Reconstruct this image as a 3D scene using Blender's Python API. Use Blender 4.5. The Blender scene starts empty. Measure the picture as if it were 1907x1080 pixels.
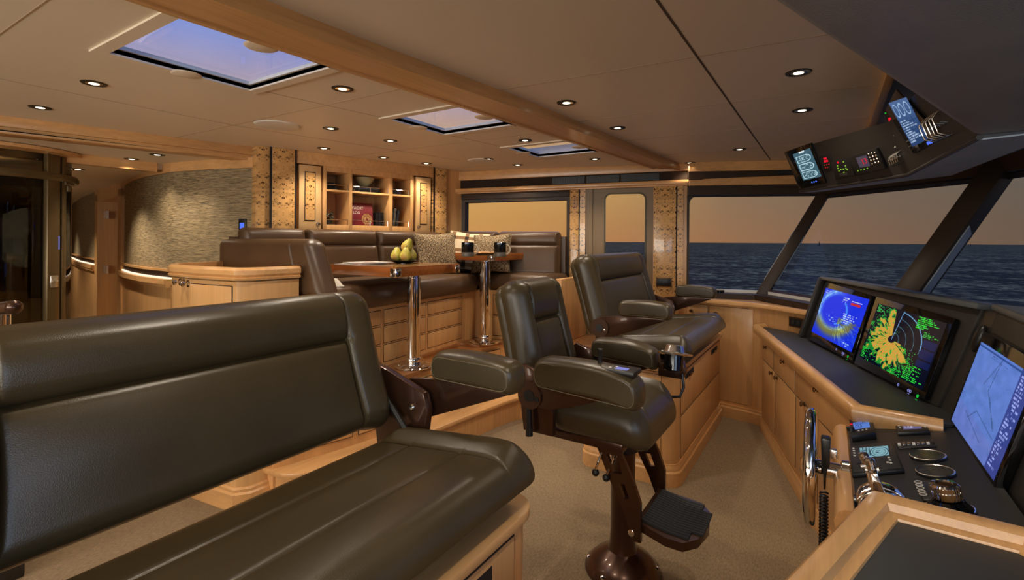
import bpy, bmesh, math, random
import numpy as np
from mathutils import Vector, Matrix
random.seed(7); np.random.seed(7)
scene = bpy.context.scene
col = scene.collection

# ---------------------------------------------------------------- camera, exposure, sky
F_PX = 920.0; TH = math.atan(592/920); CAM_H = 1.5; CX, HY = 953.5, 449.0; ROLL = .0068
RV = np.array([math.cos(TH), math.sin(TH), 0]); WV = np.array([-math.sin(TH), math.cos(TH), 0]); UV = np.array([0, 0, 1.])
CP = np.array([0, 0, CAM_H])
cam_data = bpy.data.cameras.new('camera'); cam = bpy.data.objects.new('camera', cam_data); col.objects.link(cam)
cam_data.sensor_width = 36; cam_data.lens = 36*F_PX/1907; cam_data.shift_y = -(540-HY)/1907; cam_data.clip_start = .02; cam_data.clip_end = 60000
_c, _s = math.cos(ROLL), math.sin(ROLL)
_r = _c*RV + _s*UV; _u = -_s*RV + _c*UV
cam.matrix_world = Matrix(((_r[0], _u[0], -WV[0], 0), (_r[1], _u[1], -WV[1], 0), (_r[2], _u[2], -WV[2], CAM_H), (0, 0, 0, 1)))
scene.camera = cam
vs = scene.view_settings
vs.view_transform = 'Standard'; vs.look = 'None'; vs.gamma = 1; vs.use_curve_mapping = False; vs.exposure = 0.0
scene.display_settings.display_device = 'sRGB'
scene.cycles.use_denoising = True
scene.cycles.max_bounces = 8; scene.cycles.sample_clamp_indirect = 4.0; scene.cycles.caustics_reflective = False
LAMP = .76      # strength of the downlights

def lin(r, g, b):
    f = lambda c: (c/255/12.92) if c/255 <= .04045 else ((c/255+.055)/1.055)**2.4
    return (f(r), f(g), f(b), 1)

def fill_light(name, loc, rot, sx, sy, e, c):
    l = bpy.data.lights.new(name, 'AREA'); l.shape = 'RECTANGLE'; l.size = sx; l.size_y = sy; l.energy = e; l.color = c
    o = bpy.data.objects.new(name, l); col.objects.link(o); o.location = loc; o.rotation_euler = rot; return o
# added fill: unseen area lamps in place of daylight from starboard and bow
fill_light('starboard_fill', (-1.4, -2.9, 1.5), (math.radians(-90), 0, math.radians(180)), 5.2, .9, 140, (1, .955, .86))
fill_light('bow_fill', (1.55, -.6, 1.5), (math.radians(90), 0, math.radians(90)), 2.6, .8, 28, (.60, .76, 1))
world = bpy.data.worlds.new('dusk_sky'); scene.world = world; world.use_nodes = True
nt = world.node_tree; nt.nodes.clear()
def wn(t, **k):
    n = nt.nodes.new(t)
    for a, v in k.items(): setattr(n, a, v)
    return n
tc = wn('ShaderNodeTexCoord'); sep = wn('ShaderNodeSeparateXYZ'); nt.links.new(tc.outputs['Generated'], sep.inputs[0])
def ramp(stops):
    r = wn('ShaderNodeValToRGB'); e = r.color_ramp.elements
    while len(e) > 1: e.remove(e[-1])
    e[0].position, e[0].color = stops[0]
    for p, c in stops[1:]:
        x = e.new(p); x.color = c
    return r
# azimuth: +X is the bow, the afterglow lies aft
mrx = wn('ShaderNodeMapRange'); mrx.inputs[1].default_value = -.75; mrx.inputs[2].default_value = .32
nt.links.new(sep.outputs[0], mrx.inputs[0])
glow = ramp([(0, lin(206, 150, 80)), (.2, lin(196, 140, 80)), (.38, lin(174, 122, 78)), (.55, lin(153, 112, 80)), (.75, lin(128, 99, 78)), (.95, lin(108, 90, 76))])
nt.links.new(mrx.outputs[0], glow.inputs[0])
hig = ramp([(0, lin(220, 174, 106)), (.2, lin(210, 162, 94)), (.38, lin(190, 152, 95)), (.55, lin(136, 117, 93)), (.75, lin(114, 103, 89)), (.95, lin(100, 95, 87))])
nt.links.new(mrx.outputs[0], hig.inputs[0])
mz = wn('ShaderNodeMapRange'); mz.inputs[1].default_value = 0.0; mz.inputs[2].default_value = .13
nt.links.new(sep.outputs[2], mz.inputs[0])
mixa = wn('ShaderNodeMix', data_type='RGBA'); nt.links.new(mz.outputs[0], mixa.inputs[0]); nt.links.new(glow.outputs[0], mixa.inputs[6]); nt.links.new(hig.outputs[0], mixa.inputs[7])
mz2 = wn('ShaderNodeMapRange', interpolation_type='SMOOTHSTEP'); mz2.inputs[1].default_value = .14; mz2.inputs[2].default_value = .42
nt.links.new(sep.outputs[2], mz2.inputs[0])
nz = wn('ShaderNodeTexNoise'); nz.inputs['Scale'].default_value = 2.2; nz.inputs['Detail'].default_value = 3
nt.links.new(tc.outputs['Generated'], nz.inputs['Vector'])
blue = ramp([(0.3, lin(82, 132, 224)), (.75, lin(134, 172, 246))]); nt.links.new(nz.outputs[0], blue.inputs[0])
mixb = wn('ShaderNodeMix', data_type='RGBA'); nt.links.new(mz2.outputs[0], mixb.inputs[0]); nt.links.new(mixa.outputs[2], mixb.inputs[6]); nt.links.new(blue.outputs[0], mixb.inputs[7])
bg = wn('ShaderNodeBackground'); bg.inputs[1].default_value = 1.0; nt.links.new(mixb.outputs[2], bg.inputs[0])
wo = wn('ShaderNodeOutputWorld'); nt.links.new(bg.outputs[0], wo.inputs[0])

# ---------------------------------------------------------------- measuring helpers (a photo point carried onto a real plane)
def ray(x, y):
    a = (x-CX)/F_PX; b = (HY-y)/F_PX
    return WV + (a*_c-b*_s)*RV + (a*_s+b*_c)*UV
def onz(x, y, z): d = ray(x, y); return Vector(CP + d*((z-CAM_H)/d[2]))
def onx(x, y, X): d = ray(x, y); return Vector(CP + d*(X/d[0]))
def ony(x, y, Y): d = ray(x, y); return Vector(CP + d*(Y/d[1]))
class Plane:
    """a plane with an origin, two unit axes u, v and the normal n = u x v"""
    def __init__(s, o, u, v):
        s.o = Vector(o); s.u = Vector(u).normalized(); s.n = s.u.cross(Vector(v)).normalized(); s.v = s.n.cross(s.u)
    def px(s, x, y):
        d = Vector(ray(x, y)); t = (s.o-Vector(CP)).dot(s.n)/d.dot(s.n); return Vector(CP)+d*t
    def uv(s, x, y):
        q = s.px(x, y)-s.o; return q.dot(s.u), q.dot(s.v)
    def at(s, u, v, n=0): return s.o+s.u*u+s.v*v+s.n*n
    def mat(s, u=0, v=0, n=0):
        o = s.at(u, v, n)
        return Matrix(((s.u.x, s.v.x, s.n.x, o.x), (s.u.y, s.v.y, s.n.y, o.y), (s.u.z, s.v.z, s.n.z, o.z), (0, 0, 0, 1)))

# ---------------------------------------------------------------- mesh builder
class MB:
    def __init__(s): s.v = []; s.f = []; s.m = []
    def add(s, vs, fs, mat=0, M=None):
        k = len(s.v)
        for p in vs:
            p = Vector(p); s.v.append(M @ p if M is not None else p)
        for f in fs: s.f.append([i+k for i in f]); s.m.append(mat)
        return s
    def bm(s, b, mat=0, M=None):
        b.verts.index_update()
        s.add([v.co.copy() for v in b.verts], [[v.index for v in f.verts] for f in b.faces], mat, M); b.free(); return s
    def box(s, x0, x1, y0, y1, z0, z1, bev=0, mat=0, M=None, seg=2):
        b = bmesh.new(); bmesh.ops.create_cube(b, size=1)
        for v in b.verts: v.co = Vector(((x0+x1)/2+v.co.x*(x1-x0), (y0+y1)/2+v.co.y*(y1-y0), (z0+z1)/2+v.co.z*(z1-z0)))
        if bev: bmesh.ops.bevel(b, geom=b.edges[:], offset=bev, segments=seg, profile=.5, affect='EDGES')
        return s.bm(b, mat, M)
    def hexa(s, lo, hi, mat=0, M=None, bev=0):
        """prism between two polygons with equal counts (lo, hi lists of points)"""
        b = bmesh.new(); n = len(lo)
        a = [b.verts.new(Vector(p)) for p in lo]; c = [b.verts.new(Vector(p)) for p in hi]
        b.faces.new(a[::-1]); b.faces.new(c)
        for i in range(n): b.faces.new((a[i], a[(i+1) % n], c[(i+1) % n], c[i]))
        bmesh.ops.recalc_face_normals(b, faces=b.faces[:])
        if bev: bmesh.ops.bevel(b, geom=b.edges[:], offset=bev, segments=2, profile=.5, affect='EDGES')
        return s.bm(b, mat, M)
    def prism(s, poly, z0, z1, mat=0, M=None, bev=0):
        return s.hexa([(p[0], p[1], z0) for p in poly], [(p[0], p[1], z1) for p in poly], mat, M, bev)
    def frame(s, outer, inner, z0, z1, mat=0, M=None):
        n = len(outer)
        vs = [(p[0], p[1], z) for z in (z0, z1) for q in (outer, inner) for p in q]
        fs = []
        for i in range(n):
            j = (i+1) % n
            fs += [(i, j, n+j, n+i), (2*n+i, 3*n+i, 3*n+j, 2*n+j), (i, 2*n+i, 2*n+j, j), (n+i, n+j, 3*n+j, 3*n+i)]
        b = bmesh.new(); bv = [b.verts.new(Vector(p)) for p in vs]
        for f in fs: b.faces.new([bv[i] for i in f])
        bmesh.ops.recalc_face_normals(b, faces=b.faces[:])
        return s.bm(b, mat, M)
    def cyl(s, p0, p1, r0, r1=None, n=24, mat=0, M=None):
        r1 = r0 if r1 is None else r1
        return s.tube([p0, p1], [r0, r1], n, mat, M)
    def tube(s, pts, rad, n=10, mat=0, M=None, caps=True, closed=False):
        pts = [Vector(p) for p in pts]; k = len(pts)
        if not hasattr(rad, '__len__'): rad = [rad]*k
        vs, fs = [], []; ref = None
        for i, p in enumerate(pts):
            if closed: t = (pts[(i+1) % k]-pts[i-1]).normalized()
            else: t = (pts[min(i+1, k-1)]-pts[max(i-1, 0)]).normalized()
            if ref is None:
                ref = Vector((0, 0, 1)) if abs(t.z) < .9 else Vector((1, 0, 0))
            a = (ref-t*ref.dot(t)).normalized(); b = t.cross(a); ref = a
            for j in range(n):
                w = 2*math.pi*j/n; vs.append(p+(a*math.cos(w)+b*math.sin(w))*rad[i])
        for i in range(k if closed else k-1):
            q = (i+1) % k
            for j in range(n): fs.append((i*n+j, i*n+(j+1) % n, q*n+(j+1) % n, q*n+j))
        if caps and not closed: fs += [tuple(range(n))[::-1], tuple(range((k-1)*n, k*n))]
        return s.add(vs, fs, mat, M)
    def lathe(s, prof, n=32, mat=0, M=None, a0=0, a1=2*math.pi):
        full = abs(a1-a0-2*math.pi) < 1e-6; m = n if full else n+1
        vs = [(r*math.cos(a0+(a1-a0)*j/n), r*math.sin(a0+(a1-a0)*j/n), z) for r, z in prof for j in range(m)]
        fs = []
        for i in range(len(prof)-1):
            for j in range(n): fs.append((i*m+j, i*m+(j+1) % m, (i+1)*m+(j+1) % m, (i+1)*m+j))
        if full and prof[0][0] > 1e-5: fs.append(tuple(range(m))[::-1])
        if full and prof[-1][0] > 1e-5: fs.append(tuple(range((len(prof)-1)*m, len(prof)*m)))
        return s.add(vs, fs, mat, M)
    def ball(s, c, r, mat=0, M=None, n=16):
        b = bmesh.new(); bmesh.ops.create_uvsphere(b, u_segments=n, v_segments=n//2+2, radius=1)
        r = r if hasattr(r, '__len__') else (r, r, r)
        for v in b.verts: v.co = Vector((c[0]+v.co.x*r[0], c[1]+v.co.y*r[1], c[2]+v.co.z*r[2]))
        return s.bm(b, mat, M)
    def pad(s, L, W, T, corner=.05, edge=.05, grooves=(), shape=None, bend=None, back=1.0, mat=0, M=None, step=.03):
        """an upholstered slab: L along x, W along y, thickness T along z; rounded edges; grooves = (axis, pos, depth, width, lo, hi)"""
        hx, hy = L/2, W/2
        def pos(h, ax):
            a = list(np.linspace(-h, h, max(6, int(2*h/step)+1)))
            for e in (.0, .03, .1, .2, .35, .55, .8, 1.): a += [h-e*edge, -h+e*edge]
            for g in grooves:
                if g[0] == ax:
                    for d in (-3, -2, -1.3, -.7, -.3, 0, .3, .7, 1.3, 2, 3): a.append(g[1]+d*g[3])
                elif len(g) > 5: a += [g[4], g[5]]
            a = sorted(x for x in a if -h <= x <= h); o = [a[0]]
            for x in a[1:]:
                if x-o[-1] > .0012: o.append(x)
            return o
        xs, ys = pos(hx, 'x'), pos(hy, 'y'); nx, ny = len(xs), len(ys)
        top, bot = [], []
        for y in ys:
            for x in xs:
                qx, qy = abs(x)-(hx-corner), abs(y)-(hy-corner); X, Y = x, y
                if qx > 0 and qy > 0:
                    l = math.hypot(qx, qy); m = max(qx, qy)
                    k = m/l
                    X = math.copysign(hx-corner+qx*k, x); Y = math.copysign(hy-corner+qy*k, y); d = m-corner
                else: d = max(qx, qy)-corner
                e = min(max(-d, 0)/edge, 1); h = T/2*math.sqrt(max(0, 1-(1-e)**2))
                z = h
                for g in grooves:
                    a, b = (x, y) if g[0] == 'x' else (y, x)
                    w = 1.0
                    if len(g) > 5: w = 1/(1+math.exp(-(b-g[4])/.006))*1/(1+math.exp((b-g[5])/.006)) if abs(b) < 9 else 0
                    z -= e*w*g[2]*math.exp(-abs((a-g[1])/g[3])**1.3)
                if shape: z += e*shape(x, y)
                zb = -h*back
                p, q = Vector((X, Y, z)), Vector((X, Y, zb))
                if bend: p, q = Vector(bend(*p)), Vector(bend(*q))
                top.append(p); bot.append(q)
        vs = top[:]; ib = {}
        for j in range(ny):
            for i in range(nx):
                k = j*nx+i
                if i in (0, nx-1) or j in (0, ny-1): ib[k] = k
                else: ib[k] = len(vs); vs.append(bot[k])
        fs = []
        for j in range(ny-1):
            for i in range(nx-1):
                a, b, c, d = j*nx+i, j*nx+i+1, (j+1)*nx+i+1, (j+1)*nx+i
                fs.append((a, b, c, d)); fs.append((ib[a], ib[d], ib[c], ib[b]))
        return s.add(vs, fs, mat, M)
    def build(s, name, mats, parent=None, angle=38, base=None):
        if not isinstance(mats, (list, tuple)): mats = [mats]
        o0 = Vector(base) if base is not None else (Vector(parent['base']) if parent is not None else None)
        if o0 is None:
            a = np.array([tuple(v) for v in s.v]); o0 = Vector(((a[:, 0].min()+a[:, 0].max())/2, (a[:, 1].min()+a[:, 1].max())/2, a[:, 2].min()))
        me = bpy.data.meshes.new(name); me.from_pydata([tuple(v-o0) for v in s.v], [], s.f)
        for m in mats: me.materials.append(m)
        me.polygons.foreach_set('material_index', s.m); me.polygons.foreach_set('use_smooth', [True]*len(s.f))
        me.update(); me.set_sharp_from_angle(angle=math.radians(angle))
        o = bpy.data.objects.new(name, me); col.objects.link(o)
        if parent is not None: o.parent = parent; o['base'] = tuple(o0)
        else: o.location = o0; o['base'] = tuple(o0)
        return o
def tag(o, label=None, cat=None, group=None, kind=None):
    if label: o['label'] = label
    if cat: o['category'] = cat
    if group: o['group'] = group
    if kind: o['kind'] = kind
    return o
def thing(name, label, cat, base, group=None):
    o = bpy.data.objects.new(name, None); o.empty_display_size = .05; col.objects.link(o); o.location = base; o['base'] = tuple(base)
    return tag(o, label, cat, group)
def struct(name, mb, m): return tag(mb.build(name, m), kind='structure')
def copy_tree(o, d, parent=None):
    c = o.copy(); col.objects.link(c)
    if parent is not None: c.parent = parent
    else: c.location = o.location+Vector(d)
    for ch in o.children: copy_tree(ch, d, c)
    return c
def R(a): return math.radians(a)
def rot2(p, a): return (p[0]*math.cos(a)-p[1]*math.sin(a), p[0]*math.sin(a)+p[1]*math.cos(a))
def rrect(x0, x1, y0, y1, r, n=5):
    o = []
    for cx, cy, a in ((x1-r, y0+r, -90), (x1-r, y1-r, 0), (x0+r, y1-r, 90), (x0+r, y0+r, 180)):
        for k in range(n+1): o.append((cx+r*math.cos(R(a+90*k/n)), cy+r*math.sin(R(a+90*k/n))))
    return o
def offset_poly(line, d):
    """offset an open 2-D polyline to its left by d"""
    o = []; n = len(line)
    for i in range(n):
        ds = []
        if i > 0: ds.append((Vector(line[i])-Vector(line[i-1])).normalized())
        if i < n-1: ds.append((Vector(line[i+1])-Vector(line[i])).normalized())
        t = sum(ds, Vector((0, 0))).normalized(); k = 1/max(.3, t.dot(ds[0])); o.append((line[i][0]-t.y*d*k, line[i][1]+t.x*d*k))
    return o
def sweep_wall(mb, line, d0, d1, z0, z1, mat=0):
    """a wall band along a polyline between offsets d0..d1 (left of the line) and heights z0..z1"""
    a, b = offset_poly(line, d0), offset_poly(line, d1)
    for i in range(len(line)-1):
        mb.prism([a[i], a[i+1], b[i+1], b[i]], z0, z1, mat)
def sweep_profile(mb, path, prof, mat=0, closed=False, up=Vector((0, 0, 1))):
    """sweep a closed 2-D profile (side, height) along a 3-D path, mitred"""
    path = [Vector(p) for p in path]; n = len(path); m = len(prof); vs, fs = [], []
    for i, p in enumerate(path):
        ds = []
        if i > 0 or closed: ds.append((p-path[i-1]).normalized())
        if i < n-1 or closed: ds.append((path[(i+1) % n]-p).normalized())
        t = sum(ds, Vector()).normalized(); k = 1/max(.35, t.dot(ds[0]))
        side = up.cross(t).normalized()
        for a, h in prof: vs.append(p+side*a*k+up*h)
    for i in range(n if closed else n-1):
        q = (i+1) % n
        for j in range(m): fs.append((i*m+j, i*m+(j+1) % m, q*m+(j+1) % m, q*m+j))
    if not closed: fs += [tuple(range(m))[::-1], tuple(range((n-1)*m, n*m))]
    b = bmesh.new(); bv = [b.verts.new(v) for v in vs]
    for f in fs:
        try: b.faces.new([bv[i] for i in f])
        except ValueError: pass
    bmesh.ops.recalc_face_normals(b, faces=b.faces[:])
    mb.bm(b, mat)

# ---------------------------------------------------------------- materials
def new_mat(name):
    m = bpy.data.materials.new(name); m.use_nodes = True; t = m.node_tree
    return m, t, t.nodes['Principled BSDF']
def nd(t, typ, ins=None, **k):
    n = t.nodes.new(typ)
    for a, v in k.items(): setattr(n, a, v)
    for a, v in (ins or {}).items():
        if hasattr(v, 'is_output'): t.links.new(v, n.inputs[a])
        else: n.inputs[a].default_value = v
    return n
def cramp(t, fac, stops):
    r = nd(t, 'ShaderNodeValToRGB', {0: fac}); e = r.color_ramp.elements
    while len(e) > 1: e.remove(e[-1])
    e[0].position, e[0].color = stops[0]
    for p, c in stops[1:]:
        x = e.new(p); x.color = c
    return r.outputs[0]
def bump(t, p, h, strength=.2, dist=.002):
    b = nd(t, 'ShaderNodeBump', {'Height': h, 'Strength': strength, 'Distance': dist}); t.links.new(b.outputs[0], p.inputs['Normal'])
def scaled(c, k): return (c[0]*k, c[1]*k, c[2]*k, 1)
def plain(name, c, rough=.5, metal=0, spec=.5, coat=0):
    m, t, p = new_mat(name); p.inputs['Base Color'].default_value = c; p.inputs['Roughness'].default_value = rough; p.inputs['Metallic'].default_value = metal
    p.inputs['Specular IOR Level'].default_value = spec; p.inputs['Coat Weight'].default_value = coat; return m
def coords(t, scale):
    c = nd(t, 'ShaderNodeTexCoord'); mp = nd(t, 'ShaderNodeMapping', {'Vector': c.outputs['Object'], 'Scale': scale}); return mp.outputs[0]
def leather(name, c, rough=.36):
    m, t, p = new_mat(name)
    v = nd(t, 'ShaderNodeTexVoronoi', {'Vector': coords(t, (1, 1, 1)), 'Scale': 420.})
    n = nd(t, 'ShaderNodeTexNoise', {'Vector': coords(t, (1, 1, 1)), 'Scale': 5., 'Detail': 4.})
    t.links.new(cramp(t, n.outputs[0], [(.3, scaled(c, .86)), (.7, scaled(c, 1.12))]), p.inputs['Base Color'])
    p.inputs['Roughness'].default_value = rough; p.inputs['Specular IOR Level'].default_value = .45
    bump(t, p, v.outputs['Distance'], .16, .0012); return m
def wood(name, c, axis='z', rough=.32, var=.16, coat=.25):
    m, t, p = new_mat(name)
    s = {'x': (1.2, 26, 26), 'y': (26, 1.2, 26), 'z': (26, 26, 1.2)}[axis]
    n = nd(t, 'ShaderNodeTexNoise', {'Vector': coords(t, s), 'Scale': 1.6, 'Detail': 5., 'Roughness': .6, 'Distortion': .4})
    s2 = {'x': (.5, 5, 5), 'y': (5, .5, 5), 'z': (5, 5, .5)}[axis]
    n2 = nd(t, 'ShaderNodeTexNoise', {'Vector': coords(t, s2), 'Scale': 1.3, 'Detail': 2.})
    mx = nd(t, 'ShaderNodeMath', {0: n.outputs[0], 1: n2.outputs[0]}, operation='ADD'); hv = nd(t, 'ShaderNodeMath', {0: mx.outputs[0], 1: .5}, operation='MULTIPLY')
    t.links.new(cramp(t, hv.outputs[0], [(.36, scaled(c, 1-var)), (.5, c), (.64, scaled(c, 1+var))]), p.inputs['Base Color'])
    p.inputs['Roughness'].default_value = rough; p.inputs['Coat Weight'].default_value = coat; p.inputs['Coat Roughness'].default_value = .15
    return m
MAPLE_C = lin(206, 156, 100)
M = {}
for ax in 'xyz': M['maple_'+ax] = wood('maple_'+ax, MAPLE_C, ax)
M['maple_door'] = wood('maple_door', lin(210, 162, 106), 'z', var=.1)
M['maple_pale'] = wood('maple_pale', lin(214, 172, 118), 'z', var=.08)
M['table_edge'] = wood('table_edge', lin(150, 86, 40), 'x', .22, .25, .6)
M['plank'] = wood('platform_wood', lin(140, 92, 52), 'y', .3, .35, .3)
M['leather'] = leather('olive_brown_leather', lin(66, 55, 35), .32)
M['leather_settee'] = leather('brown_leather', lin(84, 62, 42), .34)
M['headliner'] = leather('grey_headliner_leather', lin(156, 162, 168), .42)
M['lip'] = leather('dark_lip_leather', lin(74, 77, 79), .4)
M['chrome'] = plain('chrome', (.8, .78, .75, 1), .06, 1)
M['steel'] = plain('brushed_steel', (.72, .69, .64, 1), .22, 1)
M['bronze'] = plain('bronze_painted_metal', lin(72, 46, 32), .28, .55, .5, .3)
M['dark_bronze'] = plain('dark_bronze', lin(58, 50, 34), .35, .6)
M['lift_bronze'] = plain('lift_bronze', lin(104, 86, 56), .3, .5)
M['black'] = plain('black_plastic', lin(22, 22, 22), .38)
M['black_gloss'] = plain('black_gloss', lin(10, 10, 11), .08, 0, .5)
M['rubber'] = plain('black_rubber', lin(26, 28, 32), .7)
M['dark_frame'] = plain('dark_window_frame', lin(56, 42, 31), .45, 0, .3); M['vent_strip'] = plain('vent_strip', lin(50, 38, 29), .75, 0, .15)
M['bezel'] = plain('charcoal_console', lin(40, 37, 34), .45)
M['desk_black'] = plain('black_desk_leather', lin(48, 48, 47), .5)
M['slot'] = plain('shadow_gap', lin(28, 18, 10), .8)
M['white'] = plain('white_plastic', lin(222, 218, 208), .4)
M['cream'] = plain('cream_door_paint', lin(128, 104, 70), .45)
M['knob'] = plain('bronze_knob', lin(112, 82, 50), .3, .8)
M['cover'] = plain('speaker_grille', lin(206, 196, 178), .6)
def emit(name, c, s=1.0):
    m = bpy.data.materials.new(name); m.use_nodes = True; t = m.node_tree; t.nodes.clear()
    e = nd(t, 'ShaderNodeEmission', {0: c, 1: s}); o = nd(t, 'ShaderNodeOutputMaterial', {0: e.outputs[0]}); return m
M['lamp'] = emit('lamp_glow', lin(255, 236, 205), 3.0)
M['led'] = emit('led_strip', lin(255, 225, 190), 1.6)
M['blue_led'] = emit('blue_led', lin(90, 120, 255), 1.0)
M['icon'] = emit('icon_violet', lin(150, 150, 235), .8)
M['green_led'] = emit('green_led', lin(30, 190, 60), .9)
M['red_led'] = emit('red_led', lin(235, 30, 50), .9)
M['amber_led'] = emit('amber_led', lin(150, 210, 60), .7)
def glass(name, tint, refl=1.0, rough=0.0):
    m = bpy.data.materials.new(name); m.use_nodes = True; t = m.node_tree; t.nodes.clear()
    fr = nd(t, 'ShaderNodeFresnel', {0: 1.35}); fm = nd(t, 'ShaderNodeMath', {0: fr.outputs[0], 1: refl}, operation='MULTIPLY')
    tr = nd(t, 'ShaderNodeBsdfTransparent', {0: tint}); gl = nd(t, 'ShaderNodeBsdfGlossy', {0: (1, 1, 1, 1), 1: rough})
    mx = nd(t, 'ShaderNodeMixShader', {0: fm.outputs[0], 1: tr.outputs[0], 2: gl.outputs[0]}); nd(t, 'ShaderNodeOutputMaterial', {0: mx.outputs[0]}); return m
M['glass'] = glass('window_glass', (.98, .98, .98, 1), .015)
M['sky_glass'] = glass('skylight_glass', (.97, .98, 1, 1), .08)
M['lift_glass'] = glass('tinted_lift_glass', (.5, .48, .42, 1), 1.0)
# ceiling vinyl
m, t, p = new_mat('ceiling_vinyl'); n = nd(t, 'ShaderNodeTexNoise', {'Vector': coords(t, (1, 1, 1)), 'Scale': 260., 'Detail': 2.})
p.inputs['Base Color'].default_value = lin(230, 215, 192); p.inputs['Roughness'].default_value = .42; bump(t, p, n.outputs[0], .08, .001); M['ceiling'] = m
M['ceil_joint'] = plain('ceiling_joint', lin(80, 62, 44), .7); M['ceil_joint2'] = plain('ceiling_joint_pale', lin(168, 144, 114), .7)
M['hatch_frame'] = plain('hatch_frame', lin(232, 217, 194), .4)
# carpet
m, t, p = new_mat('carpet_pile'); v = coords(t, (1, 1, 1))
n = nd(t, 'ShaderNodeTexNoise', {'Vector': v, 'Scale': 330., 'Detail': 3.}); n2 = nd(t, 'ShaderNodeTexNoise', {'Vector': coords(t, (90, 30, 1)), 'Scale': 1.6, 'Detail': 3.})
mx = nd(t, 'ShaderNodeMath', {0: n.outputs[0], 1: n2.outputs[0]}, operation='ADD'); hv = nd(t, 'ShaderNodeMath', {0: mx.outputs[0], 1: .5}, operation='MULTIPLY')
t.links.new(cramp(t, hv.outputs[0], [(.35, lin(110, 92, 68)), (.65, lin(150, 128, 98))]), p.inputs['Base Color']); p.inputs['Roughness'].default_value = .95
bump(t, p, hv.outputs[0], .8, .006); M['carpet'] = m
# woven wall covering
m, t, p = new_mat('grasscloth'); n = nd(t, 'ShaderNodeTexNoise', {'Vector': coords(t, (9, 9, 130)), 'Scale': 1.3, 'Detail': 4., 'Roughness': .65, 'Distortion': .6})
t.links.new(cramp(t, n.outputs[0], [(.36, lin(92, 78, 54)), (.62, lin(166, 144, 106))]), p.inputs['Base Color']); p.inputs['Roughness'].default_value = .7
bump(t, p, n.outputs[0], .5, .004); M['grasscloth'] = m
# book-matched burl: mirrored coordinates, dark eyes on a tan ground
def burl(name, c, w):
    m, t, p = new_mat(name); tcn = nd(t, 'ShaderNodeTexCoord'); sp = nd(t, 'ShaderNodeSeparateXYZ', {0: tcn.outputs['UV']})
    ax = nd(t, 'ShaderNodeMath', {0: sp.outputs[0]}, operation='ABSOLUTE'); pz = nd(t, 'ShaderNodeMath', {0: sp.outputs[1], 1: .19}, operation='PINGPONG')
    cb = nd(t, 'ShaderNodeCombineXYZ', {0: ax.outputs[0], 1: pz.outputs[0], 2: w})
    n = nd(t, 'ShaderNodeTexNoise', {'Vector': cb.outputs[0], 'Scale': 12., 'Detail': 2., 'Distortion': 1.2}); vo = nd(t, 'ShaderNodeTexVoronoi', {'Vector': cb.outputs[0], 'Scale': 50., 'Randomness': 1.})
    a = cramp(t, vo.outputs['Distance'], [(.30, (1, 1, 1, 1)), (.46, (0, 0, 0, 1))]); b = cramp(t, n.outputs[0], [(.46, (0, 0, 0, 1)), (.53, (1, 1, 1, 1))])
    k = nd(t, 'ShaderNodeMix', {0: 1.0, 6: a, 7: b}, data_type='RGBA', blend_type='MULTIPLY')
    n3 = nd(t, 'ShaderNodeTexNoise', {'Vector': cb.outputs[0], 'Scale': 16., 'Detail': 5., 'Distortion': 1.5})
    g = cramp(t, n3.outputs[0], [(.3, scaled(c, .62)), (.5, c), (.75, scaled(c, 1.2))])
    f = nd(t, 'ShaderNodeMix', {0: k.outputs[2], 6: g, 7: lin(62, 32, 14)}, data_type='RGBA'); t.links.new(f.outputs[2], p.inputs['Base Color'])
    p.inputs['Roughness'].default_value = .25; p.inputs['Coat Weight'].default_value = .4; return m
M['burl'] = burl('bookmatched_burl', lin(206, 158, 98), .37)
M['burl_top'] = burl('burl_table_top', lin(150, 108, 60), .81)
def set_uv(o, fn):
    me = o.data; uv = me.uv_layers.new(name='UVMap'); b = Vector(o['base'])
    for l in me.loops: uv.data[l.index].uv = fn(me.vertices[l.vertex_index].co+b)
def attr_mat(name, strength=1.0):
    m = bpy.data.materials.new(name); m.use_nodes = True; t = m.node_tree; t.nodes.clear()
    a = nd(t, 'ShaderNodeVertexColor', layer_name='picture'); e = nd(t, 'ShaderNodeEmission', {0: a.outputs[0], 1: strength})
    g = nd(t, 'ShaderNodeBsdfGlossy', {0: (.04, .04, .04, 1), 1: .1}); ad = nd(t, 'ShaderNodeAddShader', {0: e.outputs[0], 1: g.outputs[0]}); nd(t, 'ShaderNodeOutputMaterial', {0: ad.outputs[0]}); return m
M['screen'] = attr_mat('lit_screen', 1.0)
def print_mat():
    m, t, p = new_mat('printed_paper'); a = nd(t, 'ShaderNodeVertexColor', layer_name='picture'); t.links.new(a.outputs[0], p.inputs['Base Color']); p.inputs['Roughness'].default_value = .35; return m
M['printed'] = print_mat()
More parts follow.
